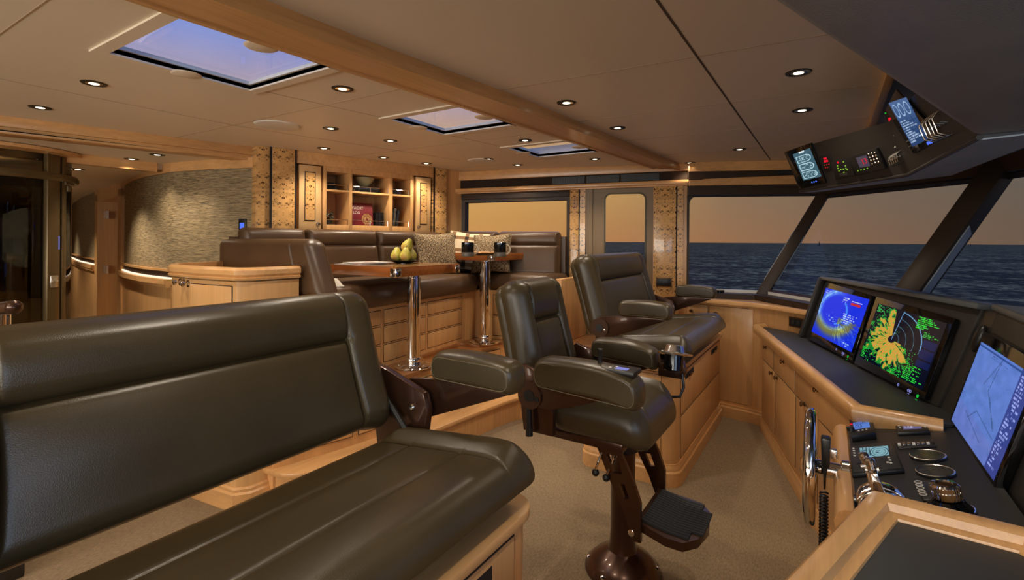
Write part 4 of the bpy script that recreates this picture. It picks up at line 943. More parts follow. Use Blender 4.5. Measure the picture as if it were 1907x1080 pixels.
def cushion(c, yaw, lean, roll, s, mat, lab):
    t = thing('throw_pillow', lab, 'pillow', c); Mx = Matrix.Translation(c) @ Matrix.Rotation(yaw, 4, 'Z') @ Matrix.Rotation(R(90)-lean, 4, 'X') @ Matrix.Rotation(roll, 4, 'Z')
    def bd(x, y, z):
        k = 1-.10*(1-min(1, abs(y)/(s/2)))*(abs(x)/(s/2))**2; l = 1-.10*(1-min(1, abs(x)/(s/2)))*(abs(y)/(s/2))**2; return (x*k, y*l, z)
    o = MB().pad(s, s, .15, .012, s*.42, bend=bd, M=Mx, step=.02).build('cover', M[mat], t, angle=90)
    Mi = (Matrix.Translation(-c) @ Mx).inverted(); uv = o.data.uv_layers.new(name='UVMap'); Mi = (Mx).inverted()
    for l in o.data.loops: q = Mi @ (o.data.vertices[l.vertex_index].co+c); uv.data[l.index].uv = (q.x, q.y)
    e = [bd(s/2*a, s/2*b, 0) for a, b in ([(-1+k/6, -1) for k in range(12)]+[(1, -1+k/6) for k in range(12)]+[(1-k/6, 1) for k in range(12)]+[(-1, 1-k/6) for k in range(12)])]
    MB().tube([Mx @ Vector(p) for p in e], .005, 8, closed=True).build('piping', M[mat], t, angle=90)
zc = SZ+.20
cushion(Vector((-3.10, 3.52, zc)), R(62), R(20), R(2), .40, 'tweed', 'brown tweed pillow leaning on the back below the bookcase')
cushion(Vector((-3.05, 3.92, zc+.015)), R(32), R(20), R(-6), .40, 'plaid', 'cream and black plaid pillow in the settee corner between two tweed pillows')
cushion(Vector((-2.78, 3.95, zc)), R(16), R(20), R(3), .39, 'tweed', 'brown tweed pillow leaning below the side window')
# throws
def cloth(name, lab, c, w, d, seed, col_, h=.05):
    rg = random.Random(seed); t = thing(name, lab, 'throw blanket', c); n = 26; vs, fs = [], []; ph = [rg.uniform(0, 6) for _ in range(6)]
    for j in range(n):
        for i in range(n):
            x, y = i/(n-1)-.5, j/(n-1)-.5; e = min(1, (0.5-max(abs(x), abs(y)))*6)
            z = (.5+.25*math.sin(9*x+ph[0]+3*math.sin(5*y+ph[1]))+.25*math.sin(13*y+ph[2]+2*math.sin(7*x+ph[3])))*h*e+.006
            vs.append(c+Vector((x*w+.02*math.sin(8*y+ph[4]), y*d+.02*math.sin(7*x+ph[5]), z)))
    for j in range(n-1):
        for i in range(n-1): fs.append((j*n+i, j*n+i+1, (j+1)*n+i+1, (j+1)*n+i))
    mb = MB().add(vs, fs); k = len(mb.v); mb.add([v-Vector((0, 0, .006)) for v in vs], [f[::-1] for f in fs]); mb.build('cloth', plain(name+'_wool', col_, .95), t, angle=80); return t
cloth('throw_blanket', 'crumpled off white throw lying on the settee seat beside its near wing', Vector((-2.93, 2.04, SZ+.008)), .42, .26, 3, lin(206, 196, 180), .075)
# ================================================================ HELM SEATS
def arm_pad(parent, L, H, W, bend, Mx, corner=.042, edge=.024):
    p = MB().pad(L, H, W, corner, edge, bend=bend, M=Mx).build('armrest_pad', M['leather'], parent)
    for s_ in (-1, 1):
        i_ = edge*.75; z = s_*(W/2*math.sqrt(1-(1-.75)**2)+.0008)
        MB().tube([Mx @ Vector(bend(x, y, z)) for x, y in rrect(-L/2+i_, L/2-i_, -H/2+i_, H/2-i_, corner*.8, 6)], .0013, 6, closed=True).build('seam', M['stitch'], p)
    return p
ARM_POLY = [(-.02, -.10), (.055, -.10), (.065, -.05), (.36, .045), (.36, .075), (.0, .075), (-.04, .04), (-.045, -.03)]
def arm(parent, x, y, z, side, L=.34):
    """fold-down armrest: hinge block at (x, y, z), pad forward of it"""
    Mx = Matrix(((1, 0, 0, x), (0, 0, 1, y), (0, 1, 0, z), (0, 0, 0, 1)))
    br = MB().prism([(.0, -.03), (.0, .05), (.16, .072), (L+.08, .075), (L+.08, .06), (.10, -.07), (.02, -.09)], -.012, .012, M=Mx, bev=.003).build('arm_bracket', M['bronze'], parent)
    MB().cyl((x+.0, y-.022, z-.02), (x+.0, y+.022, z-.02), .062, n=32).build('hinge_disc', M['bronze'], br)
    MB().cyl((x+.0, y-.026, z-.02), (x+.0, y+.026, z-.02), .026, n=20).build('hinge_cap', M['black'], br)
    bm_ = MB()
    for s_ in (-1, 1): bm_.ball((x+.036, y+s_*.024, z-.03), (.009, .004, .009))
    bm_.build('hinge_bolts', M['chrome'], br)
    ar = lambda X, Y, Z_: (X, Y+.012*(1-(X/(L/2))**2), Z_)
    arm_pad(parent, L, .108, .105, ar, Matrix(((1, 0, 0, x+.13+L/2), (0, 0, -1, y), (0, 1, 0, z+.115), (0, 0, 0, 1))))
def frontM(c, lean):
    u = Vector((0, 1, 0)); up = Vector((-math.sin(lean), 0, math.cos(lean))); n = Vector((math.cos(lean), 0, math.sin(lean)))
    return Matrix(((u.x, up.x, n.x, c[0]), (u.y, up.y, n.y, c[1]), (u.z, up.z, n.z, c[2]), (0, 0, 0, 1)))
def back_rest(parent, y0, y1, zb, zt, xb, lean, bolster, roll_at, T=.13):
    L = y1-y0; H = (zt-zb)/math.cos(lean); c = (xb-.5*(zt-zb)*math.tan(lean)-T/2*math.cos(lean), (y0+y1)/2, (zb+zt)/2-T/2*math.sin(lean))
    hs = L/2-bolster; gy = H/2-roll_at*H
    def sh(x, y):
        r = .0
        if abs(x) > hs: r += .016*math.exp(-((abs(x)-hs-bolster*.45)/(bolster*.4))**2)
        elif y > gy: r += .020*math.exp(-((y-(gy+H/2)/2)/(roll_at*H*.42))**2)-.004
        else: r += -.008+.014*math.exp(-((y-(gy-H/2)*.25)/(H*.22))**2)*(1-(x/hs)**4)
        return r
    def flare(x, y, z): return (x*(1+(.08/L)*(max(0, -y)/(H/2))**1.5*.5), y-.03*max(0, abs(x)/(L/2)-.75)*4*(max(0, -y)/(H/2))**2, z)
    M_ = frontM(c, lean)
    b = MB().pad(L, H, T, .075, .055, [('x', hs, .010, .0045), ('x', -hs, .010, .0045), ('y', gy, .020, .011, -hs, hs)], shape=sh, bend=flare, M=M_, step=.022).build('backrest', M['leather'], parent)
    hb = lambda x, y, z: flare(x, y, z)
    MB().pad(L*.97, H*.96, .075, .08, .03, bend=hb, M=frontM((c[0]-.055*math.cos(lean), c[1], c[2]-.055*math.sin(lean)), lean)).build('back_shell', M['leather'], parent)
    for s_ in (-1, 1):   # stitched seams
        pts = []
        for y in np.linspace(-H/2*.93, H/2*.93, 26):
            e = min(1, (H/2-abs(y))/.055); z = T/2*math.sqrt(max(0, 1-(1-e)**2)); pts.append(M_ @ Vector(flare(s_*(hs+.007), y, z+.006*e-.003)))
        MB().tube(pts, .0016, 6).build('stitching', M['stitch'], b)
    return b
M['stitch'] = plain('seam_thread', lin(104, 92, 66), .7)
def seat_cush(parent, y0, y1, x0, x1, zt, T=.15, side=.10, creases=(), droop=.06, tilt=0, corner=.09):
    L = x1-x0; W = y1-y0; c = ((x0+x1)/2, (y0+y1)/2, zt-T/2); hs = W/2-side
    def sh(x, y):
        r = .027*math.exp(-((abs(y)-hs-side*.5)/(side*.42))**2) if abs(y) > hs else .004
        return r
    def bd(x, y, z):
        k = max(0, x-(L/2-.17)); return (x-.12*k*max(0, z/T+.5), y, z-droop*(k/.17)**2+tilt*x)
    g = [('y', hs, .008, .005), ('y', -hs, .008, .005)]+[('x', q, .007, .006, -hs, hs) for q in creases]
    return MB().pad(L, W, T, corner, .07, g, shape=sh, bend=bd, back=.5 if tilt else 1, M=Matrix.Translation(c), step=.025).build('seat_cushion', M['leather'], parent)
def base_cab(name, lab, x0, x1, y0, y1, zt, drawers=True):
    t = thing(name, lab, 'cabinet', ((x0+x1)/2, (y0+y1)/2, 0)); r = .07
    MB().prism(rrect(x0, x1, y0, y1, r, 8), .1, zt-.035).build('body', M['maple_z'], t)
    MB().prism(rrect(x0-.02, x1+.02, y0-.02, y1+.02, r+.02, 8), zt-.03, zt, bev=.006).build('top', M['maple_y'], t)
    MB().prism(rrect(x0+.0, x1-.0, y0+.0, y1-.0, r, 8), zt-.037, zt-.029).build('shadow_line', M['slot'], t)
    mb = MB(); pl = rrect(x0, x1, y0, y1, r, 8)
    sweep_profile(mb, [(p[0], p[1], 0) for p in pl][::-1], [(-.02, 0), (.02, 0), (.02, .085), (.012, .095), (.012, .115), (.006, .125), (.006, .135), (-.02, .135)], closed=True); mb.build('plinth', M['maple_y'], t)
    yb, yc = y0+.10, y1-.10
    d = face_drawer((x1, yb), (x1, yc), .42, zt-.05, t, 'drawer'); d2 = face_drawer((x1, yb), (x1, yc), .15, .41, t, 'drawer')
    for yy in (yb+.10, yc-.35) if y1-y0 > 1 else (yb+.1,):
        hd = MB().box(x1+.001, x1+.0052, yy, yy+.24, zt-.115, zt-.075, .003, mat=0).build('pull_recess', M['slot'], d)
        MB().tube([(x1+.004, yy+.11, zt-.095), (x1+.02, yy+.11, zt-.095)], .008, 10).box(x1+.01, x1+.022, yy+.085, yy+.135, zt-.102, zt-.088, .003).build('pull', M['knob'], hd)
    face_drawer((x0+.09, y0), (x1-.09, y0), .15, zt-.05, t, 'end_panel', .003, .002); return t
base_cab('seat_cabinet', 'maple island cabinet with drawers under the far companion bench', -1.40, -.78, 3.07, 4.55, .73)
base_cab('seat_cabinet', 'maple island cabinet with recessed pulls under the foreground companion bench', -1.40, -.74, -.30, 1.27, .73)
def bench(y0, y1, zt, lab, arms):
    t = thing('companion_bench', lab, 'bench', (-1.1, (y0+y1)/2, .73))
    seat_cush(t, y0-.02, y1+.06, -1.29, -.70, .868, .13, .15, creases=(-.11, .09), droop=.02, tilt=.12, corner=.07)
    back_rest(t, y0, y1, .885, zt, -1.255, R(17), .135, .36)
    MB().box(-1.34, -.82, y0+.05, y1-.05, .731, .748, .004).build('seat_frame', M['bronze'], t)
    for y in arms:
        s_ = 1 if y > (y0+y1)/2 else -1
        hp_ = MB().prism([(-1.37, .735), (-1.18, .735), (-1.15, .80), (-1.13, .93), (-1.15, .985), (-1.2, 1.0), (-1.33, 1.04), (-1.42, 1.06)] if s_ > 0 else [(-1.33, .75), (-1.23, .75), (-1.21, .88), (-1.23, .97), (-1.31, .98)], 0, .03, M=Matrix(((1, 0, 0, 0), (0, 0, 1, y-s_*.045-.015), (0, 1, 0, 0), (0, 0, 0, 1))), bev=.006).build('hinge_plate', M['bronze'], t)
        MB().lathe([(.012, 0), (.012, .004), (.008, .008), (0, .009)], 14, M=Matrix.Translation((-1.20, y-s_*.045-.015, .93)) @ Matrix.Rotation(R(90), 4, 'X')).build('hinge_bolt', M['chrome'], hp_)
        arm(t, -1.27, y, .955, s_)
        MB().tube([(-1.33, y-s_*.09, .99), (-1.20, y-s_*.09, .86)], .008, 10).tube([(-1.27, y-s_*.09, .93), (-1.18, y-s_*.09, .84)], .011, 10).build('gas_strut', M['black'], t)
    return t
bench(.13, 1.225, 1.335, 'wide brown leather helm bench in the foreground, seen over its backrest', (.02, 1.30))
bench(3.14, 4.36, 1.425, 'brown leather helm bench on the far island, facing the side windows and console', (3.06, 4.44))
# helm chair
HY_ = 2.18; HX = -.79
hc = thing('helm_chair', 'brown leather helm chair on a bronze pedestal between the two benches', 'chair', (HX, HY_, 0))
T0 = Matrix.Translation((HX, HY_, 0))
pd = MB().lathe([(.0, 0), (.165, 0), (.17, .008), (.168, .02), (.13, .06), (.09, .085), (.066, .10), (.058, .125), (.054, .2), (.054, .62), (0, .62)], 40, M=T0).build('pedestal', M['bronze'], hc)
for k in range(6):
    q = k*math.pi/3+.3; MB().lathe([(.014, 0), (.014, .01), (.009, .013), (0, .014)], 6, M=T0 @ Matrix.Translation((.15*math.cos(q), .15*math.sin(q), .028))).build('flange_bolt', M['chrome'], pd)
MB().lathe([(.06, .55), (.075, .56), (.075, .63), (.06, .64)], 32, M=T0).build('swivel_collar', M['black'], hc)
MB().box(-1.10, -.72, HY_-.2, HY_+.2, .615, .655, .008).build('seat_plate', M['bronze'], hc)
seat_cush(hc, 1.92, 2.44, -1.07, -.59, .82, .165, .11, creases=(.02,), droop=.03)
back_rest(hc, 1.955, 2.405, .845, 1.325, -1.115, R(14), .095, .42, .14)
for y, s_ in ((1.905, -1), (2.455, 1)):
    MB().prism([(-1.15, .655), (-1.0, .655), (-1.0, .76), (-1.05, .87), (-1.06, .92), (-1.16, .95), (-1.21, .88), (-1.17, .8)], 0, .03, M=Matrix(((1, 0, 0, 0), (0, 0, 1, y-.015), (0, 1, 0, 0), (0, 0, 0, 1))), bev=.006).build('hinge_plate', M['bronze'], hc)
    Mx = Matrix(((1, 0, 0, -1.10), (0, 0, 1, y+s_*.03), (0, 1, 0, .83), (0, 0, 0, 1)))
    br = MB().prism([(.0, -.04), (.0, .05), (.08, .075), (.36, .075), (.36, .04), (.2, -.02), (.08, -.055)], -.012, .012, M=Mx, bev=.003).build('arm_bracket', M['bronze'], hc)
    MB().cyl((-1.10, y+s_*.03-.02, .825), (-1.10, y+s_*.03+.02, .825), .058, n=32).build('hinge_disc', M['bronze'], br)
    MB().cyl((-1.10, y+s_*.03-.023, .825), (-1.10, y+s_*.03+.023, .825), .026, n=20).build('hinge_cap', M['black'], br)
    MB().cyl((-1.062, y+s_*.03-.023, .815), (-1.062, y+s_*.03+.023, .815), .012, n=16).build('hinge_bolt', M['black'], br)
# near arm with its control panel, far arm with the dial
ar = lambda L: (lambda X, Y, Z_: (X, Y+.012*(1-(X/(L/2))**2)-(.03*max(0, X/(L/2))**2), Z_))
arm_pad(hc, .47, .14, .125, ar(.47), Matrix(((1, 0, 0, -.83), (0, 0, -1, 1.865), (0, 1, 0, .935), (0, 0, 0, 1))), .055, .026)
arm_pad(hc, .36, .112, .12, ar(.36), Matrix(((1, 0, 0, -.90), (0, 0, -1, 2.50), (0, 1, 0, .925), (0, 0, 0, 1))))
cp = MB().box(-.83, -.62, 1.82, 1.915, .985, 1.005, .005).build('arm_control_panel', M['black'], hc)
MB().lathe([(0.016, 0), (.018, .006), (.009, .012), (.008, .05), (.011, .055), (.011, .066), (0, .068)], 16, M=Matrix.Translation((-.775, 1.865, 1.003))).build('joystick', M['black'], cp)
MB().box(-.70, -.655, 1.84, 1.87, 1.005, 1.0065).build('display', M['icon'], cp)
for k in range(6):
    MB().lathe([(.006, 0), (.006, .003), (0, .004)], 10, M=Matrix.Translation((-.74+.017*(k % 3), 1.845+.025*(k//3), 1.005))).build('button', M['white'] if k % 2 else M['steel'], cp)
dl = MB().prism([(-.72, .83), (-.60, .83), (-.585, .865), (-.60, .92), (-.72, .89)], -.02, .02, M=Matrix(((1, 0, 0, 0), (0, 0, 1, 2.50), (0, 1, 0, 0), (0, 0, 0, 1))), bev=.004).build('arm_end_block', M['bronze'], hc)
Td = Matrix.Translation((-.64, 2.47, .945)) @ Matrix.Rotation(R(-12), 4, 'X')
dk = MB().lathe([(0, -.075), (.042, -.075), (.046, -.07), (.046, 0), (0, 0)], 28, M=Td).build('jog_dial', M['black_gloss'], hc)
MB().lathe([(.046, 0), (.085, .004), (.088, .012), (.05, .018), (.046, .03), (.04, .048), (.03, .052), (0, .052)], 32, M=Td).build('dial_ring', M['steel'], dk)
MB().tube([(-.70, 2.47, .955), (-.66, 2.47, .958), (-.62, 2.47, .955)], .009, 10).build('dial_stem', M['steel'], dk)
MB().tube([(-.60, 2.47, .86), (-.59, 2.46, .80), (-.60, 2.43, .76), (-.66, 2.44, .745), (-.72, 2.47, .765), (-.75, 2.5, .80)], .007, 8).build('dial_cable', M['black'], dk)
MB().tube([(-1.11, 1.87, .75), (-1.105, 1.86, .77)], .014, 10).tube([(-1.105, 1.862, .765), (-1.10, 1.86, .65)], [.012, .016], 10).build('recline_lever', M['black'], hc)
# footrest: two slotted legs and a ribbed tread
LEGP = {}
def lp(x, y): q = ony(x, y, HY_-.16); return (q.x, q.z)
up_o = [lp(*q) for q in ((1110, 822), (1155, 836), (1181, 897), (1137, 893))]; up_i = [lp(*q) for q in ((1132, 844), (1152, 848), (1160, 882), (1143, 879))]
mi_o = [lp(*q) for q in ((1137, 893), (1181, 897), (1194, 938), (1160, 945))]; mi_i = [lp(*q) for q in ((1152, 899), (1164, 900), (1173, 927), (1163, 927))]
lo_o = [lp(*q) for q in ((1160, 945), (1194, 938), (1194.5, 1010), (1181, 1006))]
for y in (HY_-.16, HY_+.20):
    Mx = Matrix(((1, 0, 0, 0), (0, 0, 1, y-.009), (0, 1, 0, 0), (0, 0, 0, 1)))
    lg_ = MB().frame(up_o, up_i, 0, .02, 0, Mx).frame(mi_o, mi_i, 0, .02, 0, Mx).prism(lo_o, 0, .02, 0, Mx).build('footrest_leg', M['bronze'], hc)
    b_ = lp(1177, 990); MB().lathe([(.014, 0), (.014, .004), (.008, .007), (0, .007)], 16, M=Matrix.Translation((b_[0], y-.009, b_[1])) @ Matrix.Rotation(R(90), 4, 'X')).build('bolt', M['chrome'], lg_)
fp = [(-.655, HY_-.145), (-.50, HY_-.165), (-.425, HY_-.10), (-.405, HY_+.02), (-.425, HY_+.14), (-.50, HY_+.205), (-.655, HY_+.185)]
def fz(x): return .305+.16*max(0, (-.54-x))
def slab_bent(poly, dz0, dz1): return [(x, y, fz(x)+dz0) for x, y in poly], [(x, y, fz(x)+dz1) for x, y in poly]
fp = [(-.665, HY_-.145), (-.54, HY_-.165), (-.47, HY_-.16), (-.425, HY_-.10), (-.405, HY_+.02), (-.425, HY_+.14), (-.47, HY_+.20), (-.54, HY_+.205), (-.665, HY_+.185)]; fp = [(x-.015, y) for x, y in fp]
lo, hi = slab_bent(fp, -.035, 0); ft = MB().hexa(lo, hi).build('footrest', M['bronze'], hc)
sm = [(-.535+(x+.535)*.93, HY_+.02+(y-HY_-.02)*.95) for x, y in fp]
mb = MB(); n = 16
for k in range(n):
    y0_ = HY_-.13+.31*k/n; x1_ = -.425 if 2 < k < n-3 else -.47
    for xa, xb in ((-.66, -.54), (-.54, x1_)): mb.hexa([(xa, y0_, fz(xa)), (xb, y0_, fz(xb)), (xb, y0_+.31/n, fz(xb)), (xa, y0_+.31/n, fz(xa))], [(xa, y0_+.002, fz(xa)+.008), (xb, y0_+.002, fz(xb)+.008), (xb, y0_+.31/n-.002, fz(xb)+.008), (xa, y0_+.31/n-.002, fz(xa)+.008)])
mb.build('ribbed_mat', M['rubber'], ft)
lv = MB().tube([(-.82, HY_-.12, .63), (-.83, HY_-.19, .56), (-.84, HY_-.2, .52)], .006, 8).build('height_lever', M['chrome'], hc)
MB().ball((-.84, HY_-.2, .51), .016).build('knob', M['black'], lv)
lv = MB().tube([(-.76, HY_-.1, .62), (-.80, HY_-.18, .50)], .006, 8).build('swivel_lever', M['chrome'], hc)
MB().ball((-.80, HY_-.18, .49), .016).build('knob', M['black'], lv)
# ================================================================ CONSOLES
def quad_dev(P, px4, h, name, mat, parent, bev=.002, n0=0.0, recess=None):
    """a raised box on plane P under four photo points (tl, tr, br, bl)"""
    q = [P.uv(*p) for p in px4]; mb = MB()
    mb.hexa([P.at(a, b, n0) for a, b in q], [P.at(a, b, n0+h) for a, b in q], bev=bev); return mb.build(name, mat, parent)
def quad_pic(P, px4, n0, name, fn, parent, nx=70, ny=60):
    tl, tr, br, bl = [P.at(*P.uv(*p), n0) for p in px4]; return picture(name, (bl, br, tr, tl), nx, ny, fn, parent)
def mid(P, px4): 
    q = [P.uv(*p) for p in px4]; return sum(a for a, b in q)/4, sum(b for a, b in q)/4
rg = np.random.RandomState(5)
def noise2(u, v, s, seed):
    r = np.random.RandomState(seed); n = 64; g = r.rand(n, n); x, y = (u*s) % (n-1), (v*s) % (n-1); i, j = x.astype(int), y.astype(int); fx, fy = x-i, y-j
    return g[j, i]*(1-fx)*(1-fy)+g[j, i+1]*fx*(1-fy)+g[j+1, i]*(1-fx)*fy+g[j+1, i+1]*fx*fy
def textblock(c, u, v, x0, x1, y0, y1, rows, color, seed, dens=.6, cw=26):
    k = (u > x0) & (u < x1) & (v > y0) & (v < y1); a = (u-x0)/(x1-x0); b = (v-y0)/(y1-y0)*rows; r = b.astype(int); cc = (a*cw*(x1-x0)*4).astype(int)
    h = ((cc*73856093) ^ (r*19349663) ^ seed) % 100; ln = ((r*83492791) ^ seed) % 60+35
    k &= (b-r > .28) & (b-r < .85) & (h < dens*100) & (a*100 < ln); c[k] = color
def sonar(u, v):
    c = np.tile(np.array([18., 48, 222]), (len(u), 1)); x, y = (u-.40)/.42, (v-.60)/.42; r = np.hypot(x, y); th = np.arctan2(y, x)
    n = noise2(th*2.2+9, r*14, 3.2, 1); ring = np.exp(-((r-.92)/.13)**2)*(.35+.9*n)*np.clip(1.25-1.5*np.clip(np.cos(th-.5), 0, 1), 0, 1)
    c += ring[:, None]*np.array([120, 150, 30]); bot = np.clip((-y-.25)*2, 0, 1)*np.exp(-((r-1.05)/.22)**2); c = c*(1-.85*bot[:, None])+.85*bot[:, None]*np.array([128, 122, 40])
    sp = np.exp(-((r-.62)/.05)**2)*(th > -1.3)*(th < .9)*.8; c += sp[:, None]*np.array([60, 120, 40])
    st = noise2(th*9+20, r*2, 3, 2); k = (u > .52) & (v < .5); w = np.clip((st-.45)*3, 0, 1)*k*np.clip((.95-r/2.2), 0, 1); c += w[:, None]*np.array([120, 140, 40])
    ol = k & (noise2(u*8, v*14, 2.5, 4) > .6) & (v > .3); c[ol] = c[ol]*.4+np.array([90, 84, 30])*.8
    k2 = (noise2(u*40, v*40, 1.5, 6) > .84) & (np.hypot(u-.36, v-.45) < .13); c[k2] = (150, 200, 240)
    textblock(c, u, v, .60, .9, .42, .62, 5, (190, 205, 255), 11); textblock(c, u, v, .03, .2, .85, .97, 3, (150, 170, 240), 12); textblock(c, u, v, .5, .64, .80, .92, 3, (190, 205, 255), 13); textblock(c, u, v, .78, .97, .03, .1, 2, (160, 190, 240), 15)
    c[(u > .68) & (u < .88) & (v > .80) & (v < .85)] = (190, 40, 50); c[(u > .68) & (u < .9) & (v > .87) & (v < .88)] = (200, 210, 240); return c
def radar(u, v):
    asp = 1.15; x, y = (u-.40)*asp, v-.50; r = np.hypot(x, y); th = np.arctan2(y, x); c = np.tile(np.array([6., 12, 30]), (len(u), 1))
    n = noise2((th+4)*5.5, r*9, 2.1, 21); n2 = noise2((th+4)*14, r*16, 1.7, 22); d = np.degrees(th) % 360
    land = np.where((d > 35) & (d < 330), .9, 0.); land = np.where((d >= 330) | (d < 35), .0, land); land = np.where((d > 100) & (d < 200), .75, land); land = np.where((d > 55) & (d < 100), .18, land); land = np.where((d > 35) & (d <= 55), .05, land)
    land = np.where((d > 20) & (d < 34) & (r > 9), .9, land); land = np.where((d > 330) & (d < 352), .55, land); land = np.where((d > 100) & (d < 122), 1., land)
    val = land*(1.35-.9*r/.5)*(.45+.85*n)+.25*(n2-.5); hole = r < .06
    val[hole] = 0; w = (u < .80)
    c[(val > .43) & w] = (30, 140, 50); c[(val > .54) & w] = (196, 160, 58); c[(val > .62) & w & (n2 > .45)] = (214, 150, 66)
    g = (noise2(u*60, v*60, 1.6, 23) > .80) & (val > .2) & w; c[g] = (40, 200, 70)
    for rr in (.12, .24, .36, .47): k = (abs(r-rr) < .0035) & (d > -1) & ((d < 84) | (d > 352)); c[k] = (70, 110, 130)
    k = (abs(r-.475) < .006) & (d < 84) & (noise2(th*60, r, 3, 8) > .4); c[k] = (120, 180, 230)
    k = (abs(x*math.cos(.1)-y*math.sin(.1)) < .004) & (y > 0) & (y < .49); c[k] = (120, 170, 220)
    for a, b in ((.40, .54), (.56, .68), (.28, .38)): c[(u > .815) & (u < .985) & (v > a) & (v < b)] = (14, 26, 72)
    textblock(c, u, v, .66, .985, .80, .99, 7, (40, 214, 60), 31, .75); textblock(c, u, v, .78, .985, .70, .79, 4, (60, 180, 70), 32, .7); textblock(c, u, v, .70, .985, .02, .26, 9, (46, 200, 60), 33, .7); textblock(c, u, v, .02, .16, .86, .99, 6, (60, 190, 80), 34, .7); textblock(c, u, v, .01, .12, .02, .2, 7, (46, 200, 60), 35, .7)
    textblock(c, u, v, .5, .7, .0, .1, 4, (46, 200, 60), 36, .6); return c
def chart(u, v):
    n = noise2(u*8, v*8, 2, 41); c = np.array([94., 124, 200])+(n[:, None]-.5)*np.array([14, 14, 22]); 
    k = np.clip((v-.62+.25*u)*8, 0, 1); c = c*(1-.0*k[:, None])
    band = (v < .30-.12*u); c[band] = c[band]*.9+np.array([14, 8, 14])
    for (x0, y0, x1, y1) in ((.28, .20, .40, .34), (.40, .34, .78, .26), (.52, .56, .74, .32), (.34, .62, .5, .95), (.5, .95, .46, .60), (.46, .60, .74, .34), (.20, .24, .62, .12)):
        t = np.clip(((u-x0)*(x1-x0)+(v-y0)*(y1-y0))/((x1-x0)**2+(y1-y0)**2), 0, 1); d = np.hypot(u-x0-t*(x1-x0), v-y0-t*(y1-y0)); c[d < .004] = (60, 84, 130)
    k = (noise2(u*70, v*70, 1.3, 44) > .93) & (u < .8); c[k] = (60, 86, 150)
    p = (u > .82); c[p] = c[p]*.35+np.array([24, 26, 70]); textblock(c, u, v, .84, .98, .05, .95, 26, (150, 165, 235), 45, .6, 30)
    c[(v > .955) & (v < .975)] = (50, 76, 140); textblock(c, u, v, .3, .7, .9, .945, 2, (60, 84, 150), 46); return c
def mimic(u, v):
    c = np.tile(np.array([64., 96, 110]), (len(u), 1))
    for k in range(3):
        y0 = .16+.29*k; d = np.maximum(abs(u-.45)/.38, abs(v-y0-.0)/.11); e = np.where(u > .6, np.hypot((u-.6)/.25, (v-y0)/.11), abs(v-y0)/.11); w = (abs(e-1) < .10) & (u > .1) & (u < .88) | ((abs(u-.1) < .015) & (abs(v-y0) < .11)); c[w] = (190, 225, 235)
        t = (noise2(u*22, v*30, 1.4, 50+k) > .66) & (e < .75) & (u > .14); c[t] = (170, 205, 215)
    c[(v > .94) & (u > .35) & (u < .65)] = (220, 235, 240); return c
def alarm(u, v):
    c = np.array([58., 84, 128])[None]+40*(v[:, None]-.5)
    for k in range(3):
        e = np.hypot((u-.18-.3*k)/.11, (v-.78)/.14); c[abs(e-1) < .12] = (150, 180, 215)
    g = (abs((u*4) % 1-.5) > .44) | (abs((v*10) % 1-.5) > .42); c[g & (v < .58)] = (40, 62, 100); textblock(c, u, v, .05, .97, .06, .56, 10, (175, 200, 230), 61, .55, 30); return c
def small_lcd(bgc, fg, seed):
    def f(u, v):
        c = np.tile(np.array(bgc, float), (len(u), 1)); textblock(c, u, v, .08, .92, .1, .9, 5, fg, seed, .6, 10); return c
    return f
def engine(u, v):
    c = np.tile(np.array([126., 168, 178]), (len(u), 1)); e = np.hypot((u-.66)/.3, (v-.45)/.5); c[abs(e-1) < .05] = (40, 60, 70); c[abs(e-.7) < .03] = (60, 84, 92); textblock(c, u, v, .55, .78, .3, .6, 2, (30, 46, 54), 71, .8, 20)
    for x in (.12, .24, .34): c[(abs(u-x) < .012) & (v > .15)] = (44, 64, 72)
    textblock(c, u, v, .03, .34, .1, .9, 6, (50, 72, 80), 72, .5, 14); c[(u < .02) | (u > .98)] = (20, 26, 30); return c
# ---- counter under the side window
ct = thing('window_cabinet', 'maple cabinet with round knobs under the forward side window', 'cabinet', (-.7, 4.75, 0))
front = smooth_line([(-1.13, 4.66), (-.87, 4.605), (-.50, 4.54), (-.33, 4.43), (-.08, 4.21), (.10, 4.04)], 4)
backl = [(.22, 4.14), (-.46, 5.0), (-1.10, 4.86)]
MB().prism(offset_poly(front, .02)+backl, .10, .965).build('body', M['maple_z'], ct)
MB().prism(front+backl, .965, .985).build('counter_top', M['maple_x'], ct)
mb = MB(); sweep_profile(mb, [(p[0], p[1], .955) for p in front], [(-.006, 0), (-.014, .012), (-.012, .03), (.0, .045), (.035, .045), (.035, .0)]); mb.build('top_rail', M['maple_x'], ct)
mb = MB(); sweep_profile(mb, [(p[0], p[1], 0) for p in front], [(-.015, 0), (-.015, .085), (-.005, .095), (-.005, .11), (.03, .11), (.03, 0)]); mb.build('plinth', M['maple_x'], ct)
for (a, b, kn) in (((-1.10, 4.672), (-.905, 4.632), (.05, .88)), ((-.895, 4.630), (-.535, 4.567), (.06, .88)), ((-.525, 4.565), (-.47, 4.545), None)):
    face_drawer(a, b, .13, .945, ct, 'door', .005, .003, knob=kn)
